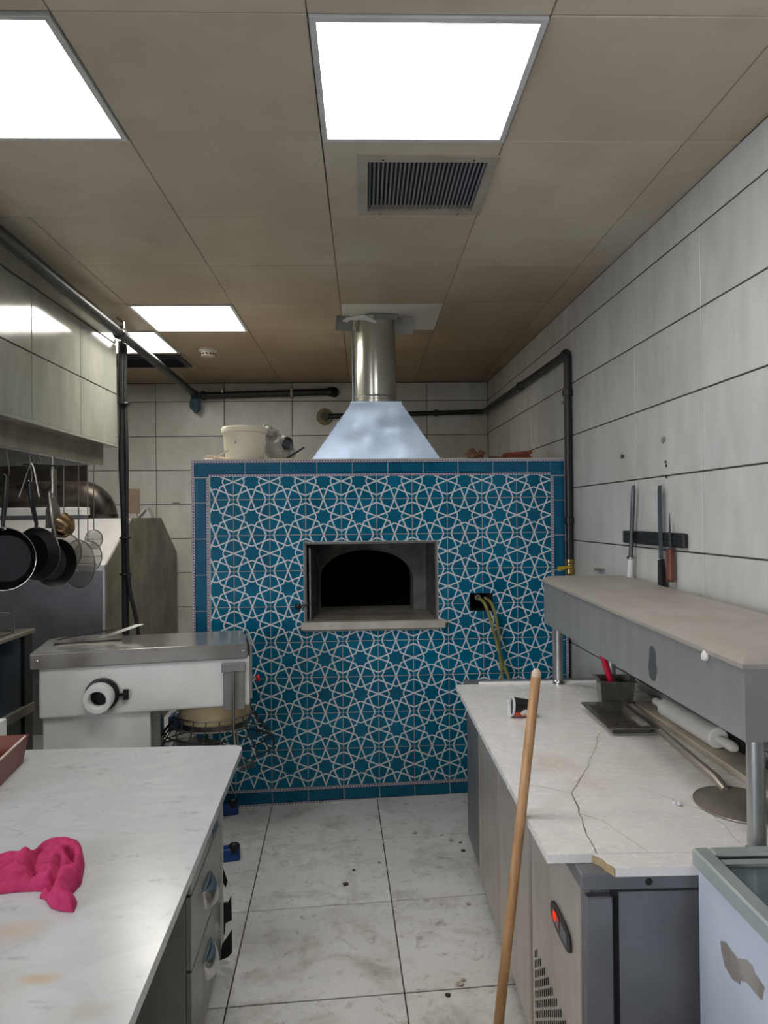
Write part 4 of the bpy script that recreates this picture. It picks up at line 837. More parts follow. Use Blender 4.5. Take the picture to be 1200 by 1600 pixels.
for (z0, pts_) in ((0.29, [(0, 0.05), (0.020, -0.01), (0.014, -0.03), (0.0, 0.0)]), (0.145, [(0.0, 0.06), (0.022, 0.062), (0.032, 0.085), (0.034, 0.0), (0.012, -0.01), (0.008, -0.05), (0.0, -0.05)]), (0.035, [(-0.01, -0.03), (0.0, 0.03), (0.012, 0.04), (0.034, 0.075), (0.034, -0.005), (0.02, -0.02)])):
    MB().prism([(tl(FX + 0.004) + a, z0 + b) for a, b in pts_], ty(2.655), ty(2.665), 'Y').build('torn_gasket', 'rubber', tbl, label='torn black rubber gasket')
mt = MB(); mt.X = RM
mt.prism([(-1.36, 0.25), (TXE, 0.25)] + [(TXE - 0.04 + 0.04 * math.cos(a_ * PI / 12), TYF - 0.04 + 0.04 * math.sin(a_ * PI / 12)) for a_ in range(7)] + [(-1.36, TYF + 0.02)], ZL - 0.025, ZL)
slabL = mt.build('marble_top', 'marble_l', label='polished white marble slab of the left work table', cat='worktop')
def stain(x, y, sx, sy, rot, seed, par, z, mat, n=28):
    m = MB(); m.X = T(x, y, z) @ R(rot, 'Z'); pts_ = []
    for k in range(n):
        a_ = 2 * PI * k / n; q = 1 + 0.45 * noise.noise(Vector((math.cos(a_) * 1.6 + seed, math.sin(a_) * 1.6, seed)))
        pts_.append((sx * q * math.cos(a_), sy * q * math.sin(a_)))
    m.prism(pts_, 0.0, 0.0004); return m.build('stain', mat, par, world=True)

# pink cloth: heap of folded towelling
out = [(-0.90, 1.795), (-0.837, 1.80), (-0.80, 1.785), (-0.774, 1.822), (-0.745, 1.838), (-0.712, 1.832), (-0.685, 1.80), (-0.660, 1.745), (-0.636, 1.66), (-0.640, 1.612), (-0.612, 1.575), (-0.607, 1.543), (-0.635, 1.548), (-0.662, 1.563), (-0.690, 1.60), (-0.704, 1.604), (-0.698, 1.632), (-0.728, 1.634), (-0.76, 1.632), (-0.80, 1.624), (-0.90, 1.622)]
def seg_d(p, a, b):
    ab = b - a; t_ = max(0, min(1, (p - a).dot(ab) / ab.length_squared)); return (p - (a + ab * t_)).length, a + ab * t_
def inside(p, poly):
    c = False; n = len(poly)
    for i in range(n):
        a, b = poly[i], poly[(i + 1) % n]
        if (a[1] > p[1]) != (b[1] > p[1]) and p[0] < (b[0] - a[0]) * (p[1] - a[1]) / (b[1] - a[1]) + a[0]: c = not c
    return c
V2 = [Vector(q) for q in out]
ridges = [([(-0.775, 1.795), (-0.745, 1.815), (-0.705, 1.805), (-0.672, 1.74), (-0.652, 1.665)], 0.022, 0.020), ([(-0.735, 1.77), (-0.705, 1.70), (-0.665, 1.60), (-0.63, 1.56)], 0.028, 0.014), ([(-0.90, 1.73), (-0.83, 1.755), (-0.77, 1.74)], 0.022, 0.014), ([(-0.89, 1.66), (-0.82, 1.68), (-0.75, 1.69)], 0.018, 0.012), ([(-0.80, 1.65), (-0.75, 1.655), (-0.705, 1.65)], 0.012, 0.010), ([(-0.80, 1.775), (-0.795, 1.70)], 0.012, 0.008)]
creases = [([(-0.722, 1.745), (-0.694, 1.67), (-0.68, 1.60)], 0.006, 0.014), ([(-0.712, 1.775), (-0.688, 1.74), (-0.668, 1.68)], 0.007, 0.020), ([(-0.78, 1.77), (-0.765, 1.70), (-0.74, 1.66)], 0.007, 0.016), ([(-0.88, 1.70), (-0.80, 1.71)], 0.007, 0.010)]
def pl_d(p, pl):
    return min(seg_d(p, Vector(a), Vector(b))[0] for a, b in zip(pl, pl[1:]))
st = 0.0045; nx, ny = 70, 70; idx = {}; m = MB(); vs = []; fs = []
bx0, by0 = -0.905, 1.535
def cloth_h(p, de):
    h_ = 0.007 * min(1, de / 0.006) + 0.010 * min(1, de / 0.03)
    for pl, w_, a_ in ridges: h_ += 1.25 * a_ * math.exp(-(pl_d(p, pl) / w_) ** 2)
    for pl, w_, a_ in creases: h_ -= 1.3 * a_ * math.exp(-(pl_d(p, pl) / w_) ** 2)
    h_ += 0.006 * noise.noise(Vector((p.x * 38 + p.y * 20, p.y * 60, 0))) * min(1, de / .02)
    return max(0.004, h_)
cells = []
for i in range(nx):
    for j in range(ny):
        c = (bx0 + (i + .5) * st, by0 + (j + .5) * st)
        if inside(c, out): cells.append((i, j))
cs = set(cells); bnd = set()
for (i, j) in cells:
    for di, dj, e in ((-1, 0, ((i, j), (i, j + 1))), (1, 0, ((i + 1, j), (i + 1, j + 1))), (0, -1, ((i, j), (i + 1, j))), (0, 1, ((i, j + 1), (i + 1, j + 1)))):
        if (i + di, j + dj) not in cs: bnd.add(e)
bv = {q for e in bnd for q in e}
def vid(q):
    if q not in idx:
        p = Vector((bx0 + q[0] * st, by0 + q[1] * st)); best = min((seg_d(p, a, b) for a, b in zip(V2, V2[1:] + V2[:1])), key=lambda r: r[0])
        if q in bv: p = best[1]; h_ = 0.005
        else: h_ = cloth_h(p, best[0])
        idx[q] = len(vs); vs.append((p.x, p.y, ZL + 0.0015 + h_))
    return idx[q]
for (i, j) in cells: fs.append((vid((i, j)), vid((i + 1, j)), vid((i + 1, j + 1)), vid((i, j + 1))))
base_i = {}
for e in bnd:
    a, b = vid(e[0]), vid(e[1])
    for q in (a, b):
        if q not in base_i: base_i[q] = len(vs); vs.append((vs[q][0], vs[q][1], ZL + 0.0008))
    fs.append((a, b, base_i[b], base_i[a]))
m.add(vs, fs).build('cleaning_cloth', 'cloth', label='crumpled pink cleaning cloth on the left marble slab', cat='cloth', sharp=80)
# terracotta tray with a brush handle
tr = thing('plastic_tray', 'terracotta plastic tray on the corner of the left marble slab', 'tray', mat=T(-1.147, 2.50, ZL + 0.001) @ R(math.radians(8), 'Z'))
w_, l_, hh_ = 0.30, 0.42, 0.085
MB().loft([[(-w_, -l_, 0), (0, -l_, 0), (0, 0, 0), (-w_, 0, 0)], [(-w_ - .01, -l_ - .01, hh_), (0.01, -l_ - .01, hh_), (0.01, 0.03, hh_), (-w_ - .01, 0.03, hh_)], [(-w_ + .0, -l_, hh_), (0.002, -l_, hh_), (0.002, 0.02, hh_), (-w_, 0.02, hh_)], [(-w_ + .008, -l_ + .008, 0.006), (-0.008, -l_ + .008, 0.006), (-0.008, -.008, 0.006), (-w_ + .008, -.008, 0.006)]]).build('tray_body', 'terracotta', tr)
MB().tube([(0.006, -l_ - .004, hh_ + .001), (0.006, 0.0, hh_ + .001)], 0.004, 6).build('rim_highlight', 'rim', tr)  # pale tube painting the highlight along the tray's edge
pm = MB(); pm.X = WM[tr]; pm.tube([(-0.20, -0.25, 0.038), (-0.12, -0.11, 0.038), (-0.09, -0.06, 0.038), (-0.082, -0.045, 0.038)], [0.024, 0.030, 0.030, 0.018], 16); pm.build('wooden_roller', 'wood_light', label='pale wooden roller lying in the terracotta tray', cat='roller')
MB().box(-1.36, -1.262, 2.56, 2.63, ZL + 0.001, ZL + 0.115, bev=0.002).build('carton', 'paper', label='small white carton behind the terracotta tray', cat='carton')

# ================================================================== RIGHT COUNTER (refrigerated)
ZR = 0.82; CFX = 0.47
ct = thing('refrigerated_counter', 'stainless refrigerated counter with three doors under the right marble slab', 'counter', (0.82, 2.5, fz(0.82, 2.5)))
def W(m_, name, mat, par, **k): return m_.build(name, mat, par, world=True, **k)
W(MB().box(CFX + 0.02, 1.155, 1.60, 3.44, 0.085, 0.765), 'body', 'steel_grey', ct)
W(MB().box(0.455, 1.165, 1.572, 3.46, 0.765, 0.80, bev=0.003), 'steel_top', 'steel_grey', ct)
W(MB().box(CFX - 0.002, CFX + 0.02, 3.06, 3.45, 0.085, 0.762), 'end_post', 'steel_grey', ct)
doors = [(2.592, 3.045), (2.098, 2.582)]
for a, b in doors:
    d_ = W(MB().box(CFX - 0.012, CFX + 0.02, a, b, 0.095, 0.755, bev=0.005), 'door', 'steel_door', ct)
    W(MB().box(CFX - 0.016, CFX - 0.008, a + 0.02, b - 0.02, 0.70, 0.74, bev=0.002), 'handle_lip', 'steel_h', d_)
mp = W(MB().box(CFX - 0.008, CFX + 0.02, 1.615, 2.088, 0.095, 0.755, bev=0.003), 'motor_panel', 'steel_door', ct)
X = T(CFX - 0.009, 1.765, 0.585)
sh = lambda w_, h_: [(w_ * (1 if abs(math.cos(a_)) > 1e-9 else 0) * math.copysign(abs(math.cos(a_)) ** 0.8, math.cos(a_)), h_ * math.copysign(abs(math.sin(a_)) ** 0.6, math.sin(a_))) for a_ in [2 * PI * k / 28 for k in range(28)]]
dsp = W(MB().prism(sh(0.088, 0.030), -0.004, 0.003, 'X', X=X), 'control_display', 'black', mp)
W(MB().box(-0.0055, -0.004, 0.005, 0.062, -0.016, 0.014, X=X), 'red_screen', 'redscreen', dsp); W(MB().box(-0.007, -0.0055, 0.032, 0.05, -0.006, 0.010, X=X), 'red_led', 'led', dsp)
W(MB().box(-0.0055, -0.004, -0.062, -0.005, -0.016, 0.014, X=X), 'button_strip', 'steel_grey', dsp)
m = MB()
for i in range(18):
    for j in range(11):
        y_ = 1.70 + 0.0205 * i; z_ = 0.365 - 0.028 * j - (0.014 if i % 2 else 0)
        if z_ > 0.11: m.box(CFX - 0.0095, CFX - 0.0075, y_ - 0.0028, y_ + 0.0028, z_ - 0.009, z_ + 0.009)
W(m, 'vent_slots', 'slot', mp)
W(MB().box(CFX - 0.004, CFX + 0.055, 1.578, 1.602, 0.085, 0.748, bev=0.003), 'corner_profile', 'steel_grey', ct)
W(MB().box(CFX + 0.07, 1.15, 1.585, 1.60, 0.10, 0.755), 'end_panel', 'steel_grey', ct)
W(MB().box(CFX + 0.055, CFX + 0.07, 1.59, 1.60, 0.085, 0.76), 'shadow_joint', 'slot', ct)
W(MB().lathe([(0.008, 0), (0.006, 0.003), (0, 0.003)], 10, X=T(0.60, 1.572, 0.782) @ R(PI / 2, 'X')), 'plug', 'rubber', ct)
for (x, y) in ((0.53, 1.66), (0.53, 3.38), (1.09, 1.66), (1.09, 3.38)): W(MB().lathe([(0.0, 0), (0.024, 0), (0.024, 0.012), (0.015, 0.018), (0.015, 0.09), (0, 0.09)], 14, X=T(x, y, fz(x, y) + 0.001)), 'foot', 'steel_v', ct)
# marble slab: main piece, and the narrow front strip that has lost its left end
mr = thing('marble_top', 'cracked white marble slab on the right counter', 'worktop', (0.79, 2.45, ZR - 0.02))
main = W(MB().prism([(0.395, 1.625), (1.168, 1.625), (1.168, 3.272), (0.395, 3.272)], ZR - 0.0195, ZR), 'slab', 'marble_r', mr)
W(MB().prism([(0.497, 1.6235), (0.512, 1.60), (0.513, 1.585), (0.522, 1.568), (0.524, 1.558), (1.168, 1.556), (1.168, 1.6235)], ZR - 0.0195, ZR - 0.0004), 'front_strip', 'marble_r', mr)
W(MB().prism([(0.494, 1.6235), (0.509, 1.60), (0.510, 1.585), (0.519, 1.568), (0.521, 1.558), (0.526, 1.560), (0.516, 1.588), (0.500, 1.6235)], ZR - 0.0192, ZR - 0.002), 'broken_edge', 'broken', mr, label='rough ochre broken edge')
W(MB().box(0.50, 1.165, 3.273, 3.295, ZR - 0.0195, ZR + 0.008, bev=0.002), 'end_upstand', 'marble_r', mr)
def crack(pts_, w_):
    m = MB(); L = []; Rr = []; n = len(pts_)
    for i, (x, y) in enumerate(pts_):
        a = Vector(pts_[max(0, i - 1)]); b = Vector(pts_[min(n - 1, i + 1)]); d_ = (b - a).normalized(); k = w_ * (0.5 + random.random() * 0.8)
        L.append((x - d_.y * k, y + d_.x * k)); Rr.append((x + d_.y * k, y - d_.x * k))
    for i in range(n - 1): m.prism([L[i], L[i + 1], Rr[i + 1], Rr[i]], ZR, ZR + 0.0003)
    return W(m, 'crack', 'crack', main)
def rough(a, b, n, amp):
    return [tuple(Vector(a).lerp(Vector(b), k / n) + (Vector((random.uniform(-amp, amp), random.uniform(-amp, amp))) if 0 < k < n else Vector((0, 0)))) for k in range(n + 1)]
crack(rough((0.505, 1.627), (0.520, 1.78), 5, .004) + rough((0.520, 1.78), (0.548, 1.977), 6, .005)[1:], 0.0018)
crack(rough((0.548, 1.977), (0.60, 2.08), 4, .004) + rough((0.60, 2.08), (0.72, 2.33), 7, .006)[1:] + rough((0.72, 2.33), (0.80, 2.52), 6, .006)[1:], 0.0012)
crack(rough((0.548, 1.977), (0.486, 2.027), 4, .004) + rough((0.486, 2.027), (0.42, 2.06), 4, .004)[1:], 0.0008)
crack(rough((0.530, 1.84), (0.575, 1.80), 4, .004) + rough((0.575, 1.80), (0.60, 1.70), 4, .003)[1:] + rough((0.60, 1.70), (0.62, 1.63), 3, .002)[1:], 0.0006)
crack(rough((0.74, 2.02), (0.86, 1.82), 8, .005) + rough((0.86, 1.82), (0.845, 1.66), 5, .005)[1:], 0.0005)

# overshelf
os_ = thing('overshelf', 'long stainless overshelf box on legs above the right counter', 'shelf', (1.0, 2.45, ZR + 0.0003))
def zt_(y): return 1.243 + 0.028 * (y - 1.55) / 1.77
m = MB(); y0, y1 = 1.55, 3.312
m.add([(0.803, y0, 1.083), (1.150, y0, 1.083), (1.150, y1, 1.083), (0.803, y1, 1.083), (0.803, y0, zt_(y0)), (1.150, y0, zt_(y0)), (1.150, y1, zt_(y1)), (0.803, y1, zt_(y1))], [(4, 5, 6, 7), (0, 1, 5, 4), (1, 2, 6, 5), (2, 3, 7, 6), (3, 0, 4, 7), (0, 3, 2, 1)])
W(m, 'box', 'steel_box', os_)
m = MB(); e = 0.008
A_ = [(0.795, y0 - .006), (1.156, y0 - .006), (1.156, y1 + .004), (0.795, y1 + .004)]; B_ = [(0.822, y0 + 0.03), (1.156, y0 + 0.03), (1.156, y1 - .012), (0.822, y1 - .012)]
lz = lambda p, d: (p[0], p[1], zt_(p[1]) + d)
m.add([lz(p, -0.004) for p in A_] + [lz(p, 0.006) for p in A_] + [lz(p, 0.024) for p in B_], [(3, 2, 1, 0), (0, 1, 5, 4), (1, 2, 6, 5), (2, 3, 7, 6), (3, 0, 4, 7), (4, 5, 9, 8), (5, 6, 10, 9), (6, 7, 11, 10), (7, 4, 8, 11), (8, 9, 10, 11)])
tp = W(m, 'top_cover', 'steel_top', os_)
for (x, y) in ((0.853, 1.605), (0.853, 3.262), (1.085, 3.25), (1.085, 1.65)):
    lg = W(MB().lathe([(0.0, 0), (0.0195, 0.0), (0.0195, 1.082 - ZR - .001), (0, 1.082 - ZR - .001)], 20, X=T(x, y, ZR + 0.0006)), 'leg', 'steel_v', os_)
    W(MB().lathe([(0.028, 0.0), (0.028, 0.004), (0.0215, 0.014), (0.0195, 0.016)], 20, X=T(x, y, ZR + 0.0006)), 'leg_flange', 'chrome', lg)
W(MB().box(1.13, 1.145, 1.60, 3.29, 0.90, 1.083), 'back_plate', 'steel_grey', os_)
m = MB(); m.X = T(0.8025, 2.055, 1.135) @ R(PI / 2, 'Y') @ R(PI / 2, 'Z')
pts_ = [(0.030 * math.cos(a_) * (1 + .25 * noise.noise(Vector((math.cos(a_) * 2, math.sin(a_) * 2, 4)))), 0.034 * math.sin(a_) + (0.03 if math.sin(a_) > .6 else 0)) for a_ in [2 * PI * k / 24 for k in range(24)]]
W(m.prism(pts_, -0.0006, 0.0006), 'damp_mark', 'damp', os_)
W(blob(MB(), (0.796, 1.72, 1.235), (0.008, 0.012, 0.011), 3, 0.3, 2, 8), 'dough_dab', 'nylon', os_)

# things on the right marble slab
S0 = ZR + 0.0008
t = thing('paper_cup', 'small paper cup lying on its side, black and orange print', 'cup', mat=T(0.535, 2.735, S0 + 0.0385) @ R(0.05, 'Z') @ R(PI / 2 + 0.10, 'Y'))
MB().lathe([(0.0, 0.088), (0.027, 0.088), (0.0275, 0.092), (0.0360, 0.004), (0.0385, 0.002), (0.0385, -0.002), (0.0355, -0.001), (0.026, 0.086), (0, 0.086)], 32).build('cup_wall', 'paper', t)
MB().lathe([(0.0362, 0.008), (0.0282, 0.088)], 32).build('black_print', 'black', t, sharp=80)
MB().lathe([(0.0363, 0.014), (0.0357, 0.020)], 10, a0=-0.6, a1=0.9).build('white_stripe', 'paper', t)
MB().lathe([(0.0366, 0.009), (0.0285, 0.088)], 14, a0=-1.25 - PI / 2 + PI / 2, a1=-0.35).build('orange_print', 'orange', t)
m = MB()
for (u_, an, s_) in ((0.048, -1.15, 0.014),):
    rr = 0.0330; q = []
    for k in range(20):
        a_ = 2 * PI * k / 20; z_ = u_ + s_ * 1.25 * math.cos(a_); th_ = an + (s_ / rr) * math.sin(a_); r_ = 0.0366 - (z_ - 0.009) * (0.0081 / 0.079) + 0.0004; q.append((r_ * math.cos(th_), r_ * math.sin(th_), z_))
    c_ = (0.0334 * math.cos(an), 0.0334 * math.sin(an), u_)
    m.add(q + [c_], [(k, (k + 1) % 20, 20) for k in range(20)])
m.build('white_print', 'paper', t, sharp=80)
t = thing('steel_container', 'square steel container holding a red spatula on the right counter', 'container', mat=T(0.975, 2.885, S0) @ R(-0.15, 'Z'))
MB().loft([[(-.055, -.055, 0), (.055, -.055, 0), (.055, .055, 0), (-.055, .055, 0)], [(-.065, -.065, .10), (.065, -.065, .10), (.065, .065, .10), (-.065, .065, .10)], [(-.075, -.075, .102), (.075, -.075, .102), (.075, .075, .102), (-.075, .075, .102)], [(-.075, -.075, .104), (.075, -.075, .104), (.075, .075, .104), (-.075, .075, .104)], [(-.062, -.062, .104), (.062, -.062, .104), (.062, .062, .104), (-.062, .062, .104)], [(-.052, -.052, .004), (.052, -.052, .004), (.052, .052, .004), (-.052, .052, .004)]]).build('container_body', 'tray', t)
m = MB(); m.X = T(0.945, 2.87, S0 + 0.008) @ R(-0.22, 'Y') @ R(0.05, 'X')
t = thing('silicone_spatula', 'red silicone spatula leaning out of the steel container', 'spatula', mat=T(0.985, 2.88, S0 + 0.008) @ R(-0.30, 'Y'))
MB().tube([(0, 0, 0), (0, 0, 0.12), (0, 0, 0.20)], [0.010, 0.012, 0.013], 12).build('handle', 'pink_sp', t); MB().lathe([(0.013, 0.198), (0.011, 0.206), (0, 0.208)], 12).build('handle_end', 'pink_sp', t)
t = thing('steel_tray', 'shallow rectangular steel tray lying on the right marble slab', 'tray', mat=T(0.905, 2.645, S0) @ R(-0.02, 'Z'))
a, b = 0.085, 0.175
MB().loft([[(-a * .72, -b * .8, 0), (a * .72, -b * .8, 0), (a * .72, b * .8, 0), (-a * .72, b * .8, 0)], [(-a * .8, -b * .86, .022), (a * .8, -b * .86, .022), (a * .8, b * .86, .022), (-a * .8, b * .86, .022)], [(-a, -b, .024), (a, -b, .024), (a, b, .024), (-a, b, .024)], [(-a, -b, .027), (a, -b, .027), (a, b, .027), (-a, b, .027)], [(-a * .78, -b * .84, .026), (a * .78, -b * .84, .026), (a * .78, b * .84, .026), (-a * .78, b * .84, .026)], [(-a * .68, -b * .76, .004), (a * .68, -b * .76, .004), (a * .68, b * .76, .004), (-a * .68, b * .76, .004)]]).build('tray_body', 'tray', t)
MB().tube([(-a, -b, .0255), (a, -b, .0255), (a, b, .0255), (-a, b, .0255)], 0.003, 6, closed=True).build('rim', 'tray', t)
bd = MB().box(-0.047, 0.047, -0.62, 0.56, 0, 0.020, X=T(1.088, 2.30, S0) @ R(0.01, 'Z'), bev=0.003).build('wooden_board', 'board', label='long narrow floury board under the rolling pin', cat='board')
t = thing('rolling_pin', 'white nylon rolling pin lying on the narrow board', 'rolling pin', mat=T(1.078, 2.44, S0 + 0.0205 + 0.034) @ R(0.025, 'Z'))
MB().lathe([(0, -0.19), (0.028, -0.19), (0.033, -0.184), (0.033, 0.184), (0.028, 0.19), (0, 0.19)], 28, X=R(PI / 2, 'X')).build('barrel', 'nylon', t)
for s_ in (-1, 1): MB().lathe([(0.0, 0.18), (0.011, 0.18), (0.011, 0.20), (0.015, 0.23), (0.016, 0.27), (0.010, 0.285), (0, 0.287)], 18, X=R(s_ * PI / 2, 'X')).build('handle', 'nylon', t)
t = thing('round_peel', 'round steel pizza peel with long thin handle lying on the right slab', 'peel', mat=T(0.955, 1.875, S0 + 0.001) @ R(math.radians(-3.4), 'Z'))
MB().lathe([(0.0, 0.0), (0.125, 0.0), (0.127, 0.001), (0.125, 0.002), (0, 0.002)], 48, X=Matrix.Scale(0.88, 4, (1, 0, 0))).build('disc', 'peel', t); MB().tube([(0.11 * math.cos(2 * PI * k / 48), 0.125 * math.sin(2 * PI * k / 48), 0.002) for k in range(48)], 0.0018, 6, closed=True).build('disc_rim', 'peel', t)
MB().tube([(0.0, 0.09, 0.004), (0.0, 0.15, 0.014), (0.0, 0.40, 0.0145), (0.0, 0.92, 0.0145)], [0.009, 0.013, 0.013, 0.013], 10).build('handle', 'peel', t)
for k, (x, y) in enumerate(((0.790, 1.885), (0.799, 1.879))): blob(MB(), (x, y, S0 + 0.005), (0.007, 0.006, 0.006), k + 1.0, 0.4, 2, 8).build('paper_scrap', 'paper', label='tiny white paper scrap on the right slab near the round peel', cat='scrap', group='paper scraps by the peel')

# broom stick leaning on the slab edge
b0 = Vector((0.265, 1.76, fz(0.265, 1.76) + 0.006)); c0 = Vector((0.3835, 1.8325, 0.844)); dr = (c0 - b0).normalized()
L = 1.183
t = thing('broom_handle', 'plain wooden broom handle leaning against the right marble slab', 'broom handle', b0)
MB().tube([b0, b0 + dr * (L - 0.02)], 0.0125, 18).build('shaft', 'wood', t, world=True)
MB().tube([b0 + dr * (L - 0.02), b0 + dr * (L - 0.008), b0 + dr * L], [0.0125, 0.0115, 0.005], 18).build('worn_tip', 'woodtip', t, world=True)

# ================================================================== CHEST FREEZER (lower right)
fx0, fx1, fy0, fy1, fzt = 0.683, 1.20, 0.35, 1.548, 0.865
fr = thing('chest_freezer', 'white chest freezer with glass lid at the lower right', 'freezer', (0.95, 0.95, fz(0.95, 0.95) + 0.002))
w_ = 0.05; zb_ = 0.07
W(MB().box(fx0 + .01, fx0 + .01 + w_, fy0, fy1 - .01, zb_, fzt - 0.035).box(fx1 - w_, fx1, fy0, fy1 - .01, zb_, fzt - 0.035).box(fx0 + w_, fx1 - w_, fy0, fy0 + w_, zb_, fzt - 0.035).box(fx0 + w_, fx1 - w_, fy1 - .01 - w_, fy1 - .01, zb_, fzt - 0.035).box(fx0 + w_, fx1 - w_, fy0 + w_, fy1 - w_, zb_, zb_ + 0.3), 'body', 'freezer', fr)
rm = MB()
rw_ = 0.035
rm.box(fx0, fx0 + rw_, fy0 - .01, fy1, fzt - 0.038, fzt, bev=0.004).box(fx1 - rw_, fx1 + .01, fy0 - .01, fy1, fzt - 0.038, fzt, bev=0.004).box(fx0 + rw_, fx1 - rw_, fy1 - rw_, fy1, fzt - 0.038, fzt, bev=0.004).box(fx0 + rw_, fx1 - rw_, fy0 - .01, fy0 + rw_, fzt - 0.038, fzt, bev=0.004)
rim = W(rm, 'rim', 'freezer_rim', fr)
W(MB().box(fx0 + rw_, fx1 - rw_, fy1 - rw_ - 0.006, fy1 - rw_, fzt - 0.03, fzt - 0.006).box(fx0 + rw_, fx0 + rw_ + 0.006, fy0 + rw_, fy1 - rw_, fzt - 0.03, fzt - 0.008), 'lid_track', 'black_pipe', rim)
for k, (a, b, z_) in enumerate(((0.98, fy1 - rw_ - .006, fzt - 0.016), (fy0 + rw_, 1.02, fzt - 0.026))):
    g_ = W(MB().box(fx0 + rw_ + .006, fx1 - rw_, a, b, z_ - 0.002, z_ + 0.002), 'glass_lid', 'glass', fr)
    W(MB().box(fx0 + rw_ + .006, fx1 - rw_, b - 0.022, b, z_ + 0.002, z_ + 0.008), 'lid_frame', 'freezer_rim', g_)
W(MB().box(fx0 + .061, fx1 - .051, fy0 + .051, fy1 - .061, zb_ + .301, zb_ + .31), 'liner', 'inner', fr)
pp_ = [(1.445, 0.726), (1.424, 0.737), (1.378, 0.732), (1.344, 0.75), (1.324, 0.752), (1.315, 0.743), (1.283, 0.738), (1.293, 0.708), (1.309, 0.707), (1.345, 0.707), (1.366, 0.698), (1.369, 0.688), (1.398, 0.68), (1.429, 0.687), (1.442, 0.71)]
W(MB().prism(pp_, fx0 + .0095, fx0 + .0105, 'X'), 'worn_patch', 'peeled', fr, label='bare grey patch of lost enamel')
for (x, y) in ((fx0 + .06, fy0 + .06), (fx1 - .06, fy0 + .06), (fx0 + .06, fy1 - .07), (fx1 - .06, fy1 - .07)): W(MB().lathe([(0.0, 0), (0.025, 0), (0.025, 0.05), (0.018, 0.08), (0, 0.08)], 12, X=T(x, y, fz(x, y) + 0.001)), 'foot', 'black', fr)

# ================================================================== RIGHT WALL: knife strip and knives
def wl(u, z, off=0.0):                       # point on the right wall: u along Y
    return Vector((wallx(u) - off, u, z))
t = thing('knife_strip', 'black magnetic knife strip on the right wall', 'knife rack', mat=T(*wl(3.03, 1.467)) @ R(wall_a, 'Z'))
MB().box(-0.018, 0.0, -0.29, 0.29, -0.028, 0.028, bev=0.006).build('bar', 'black', t)
for z in (-0.010, 0.010): MB().box(-0.0195, -0.017, -0.28, 0.28, z - 0.004, z + 0.004).build('magnet_rail', 'rubber', t)
for y in (-0.297, 0.297): MB().box(-0.018, 0.0, y - 0.008, y + 0.008, -0.027, 0.027, bev=0.004).build('end_cap', 'black', t)
def on_wall(u, z, tilt_): return T(*wl(u, z, 0.0225)) @ R(wall_a, 'Z') @ R(tilt_, 'X')
t = thing('sharpening_steel', 'long sharpening steel with white handle, leftmost on the knife strip', 'sharpening steel', mat=on_wall(3.195, 1.47, 0.13), group='knives on the strip')
MB().tube([(0, 0, -0.09), (0, 0, 0.21), (0, 0, 0.225)], [0.0095, 0.0095, 0.006], 12, X=T(-0.008, 0, 0)).build('rod', 'steelrod', t)
h_ = MB().tube([(0, 0, -0.185), (0, 0, -0.18), (0, 0, -0.14), (0, 0, -0.105), (0, 0, -0.09)], [0.010, 0.014, 0.012, 0.012, 0.011], 12, X=T(-0.008, 0, 0)).build('handle', 'white_handle', t)
MB().lathe([(0.012, 0), (0.018, 0.004), (0.018, 0.012), (0.011, 0.016)], 14, X=T(-0.008, 0, -0.1)).build('bolster', 'chrome', t)
t = thing('slicing_knife', 'long straight slicing knife with black handle in the middle of the knife strip', 'knife', mat=on_wall(2.915, 1.47, -0.012), group='knives on the strip')
MB().prism([(-0.017, -0.08), (0.019, -0.08), (0.021, 0.19), (0.017, 0.212), (-0.014, 0.212)], -0.0012, 0.0012, 'X').build('blade', 'blade', t)
MB().loft([[(-0.008, -0.014, -0.08), (0.008, -0.014, -0.08), (0.008, 0.014, -0.085), (-0.008, 0.014, -0.085)], [(-0.009, -0.022, -0.12), (0.009, -0.022, -0.12), (0.009, 0.013, -0.12), (-0.009, 0.013, -0.12)], [(-0.009, -0.026, -0.195), (0.009, -0.026, -0.195), (0.009, 0.016, -0.195), (-0.009, 0.016, -0.195)]]).build('handle', 'black', t)
t = thing('paring_knife', 'short pointed knife with brown wooden handle, rightmost on the knife strip', 'knife', mat=on_wall(2.83, 1.455, 0.0), group='knives on the strip')
MB().prism([(-0.012, -0.02), (0.012, -0.02), (0.007, 0.06), (0.0, 0.115), (-0.004, 0.06)], -0.001, 0.001, 'X').build('blade', 'blade', t)
MB().box(-0.011, 0.011, -0.019, 0.019, -0.145, -0.02, bev=0.005).build('handle', 'wood_dark', t); MB().box(-0.012, 0.012, -0.02, 0.02, -0.150, -0.142, bev=0.003).build('butt', 'brass', t)
for (u, z) in ((2.905, 1.715), (2.905, 1.76), (2.91, 1.775)):
    MB().lathe([(0.0, 0), (0.006, 0.0), (0.005, 0.002), (0, 0.002)], 8, X=T(*wl(u, z, 0.0015)) @ R(-PI / 2, 'Y')).build('drill_hole', 'slot', label='small dark drill hole in the right wall above the slicing knife', cat='hole', group='drill holes above the knives')
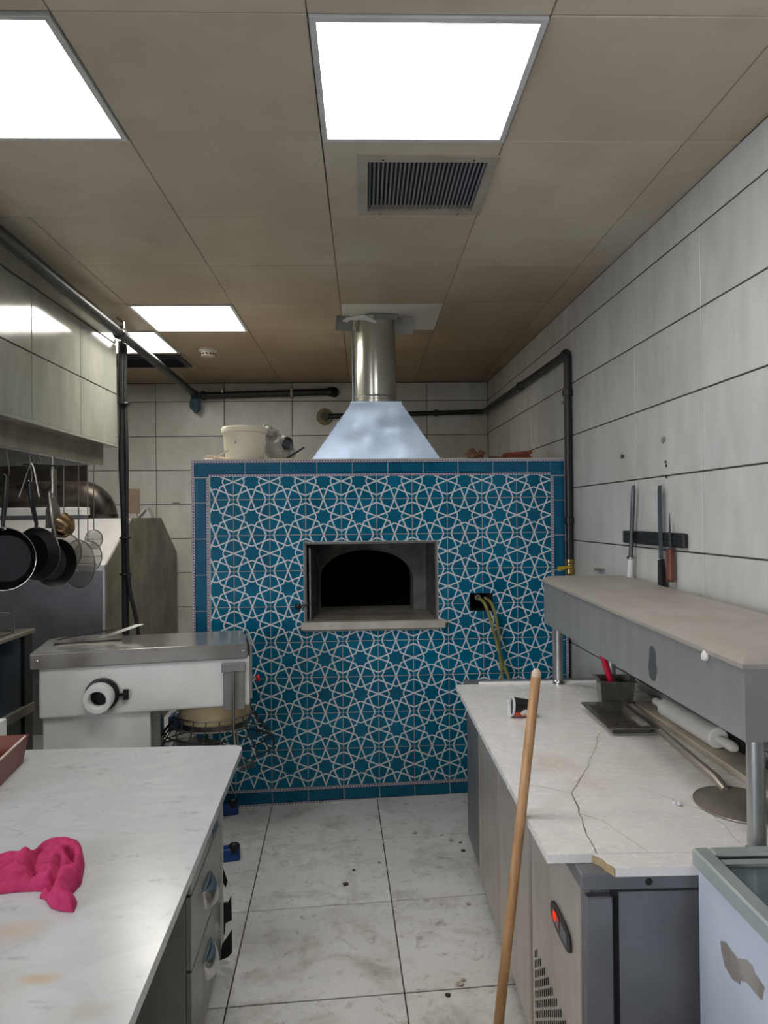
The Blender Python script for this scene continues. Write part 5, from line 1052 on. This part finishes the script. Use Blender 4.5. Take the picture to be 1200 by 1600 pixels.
def smudge(u, z, s1, s2, seed, lab):
    m = MB(); m.X = T(*wl(u, z, 0.0012)) @ R(wall_a, 'Z'); q = [(s1 * math.cos(a_) * (1 + .6 * noise.noise(Vector((math.cos(a_) + seed, math.sin(a_), 1)))), s2 * math.sin(a_) * (1 + .6 * noise.noise(Vector((math.cos(a_), math.sin(a_) + seed, 3))))) for a_ in [2 * PI * k / 20 for k in range(20)]]
    m.prism(q, -0.0004, 0.0004, 'X').build('wall_chip', 'crumb_d' if seed == 1 else 'smudge', label=lab, cat='mark')
smudge(3.37, 1.835, 0.022, 0.010, 1, 'dark chipped spot on the right wall, left of the drill holes'); smudge(2.93, 1.865, 0.020, 0.014, 2, 'faint grey smudge on the right wall above the drill holes')
MB().box(-0.02, 0.0, -0.05, 0.05, -0.006, 0.006, X=T(*wl(3.675, 1.292)) @ R(wall_a, 'Z') @ R(-0.05, 'X')).build('wall_hook', 'steel_dark', label='small bent metal hook plate on the right wall above the overshelf', cat='hook')
# marks on the back wall
for (x, z, a_, b_, k) in ((-1.66, 1.70, 0.035, 0.012, 5),):
    m = MB(); m.X = T(x, YB - 0.0105, z); q = [(a_ * math.cos(t_) * (1 + .6 * noise.noise(Vector((math.cos(t_) + k, math.sin(t_), 1)))), b_ * math.sin(t_)) for t_ in [2 * PI * i / 20 for i in range(20)]]
    m.prism(q, -0.0004, 0.0004, 'Y').build('wall_chip', 'smudge', label='grey scuff on the back wall between steel cabinet and oven', cat='mark')

# ================================================================== floor debris
for k, (x, y) in enumerate(((0.44, 3.51), (0.398, 3.54), (0.441, 3.424), (0.40, 2.958), (0.36, 3.60), (0.313, 2.481), (0.255, 2.408), (0.23, 3.64), (-0.064, 3.292), (-0.097, 3.168), (0.30, 2.46), (0.05, 3.35))):
    z = fz(x, y); s_ = random.uniform(0.007, 0.013); dk_ = k in (0, 2, 8, 9, 6)
    m = blob(MB(), (x, y, z + s_ * .4), (s_, s_ * .8, s_ * .5), k * 2.3, 0.5, 2, 8); settle(m, z + .0005).build('floor_crumb', 'crumb_d' if dk_ else 'crumb', label=('dark' if dk_ else 'pale') + ' plaster crumb on the floor in front of the oven', cat='debris', group=('dark' if dk_ else 'pale') + ' crumbs on the floor')
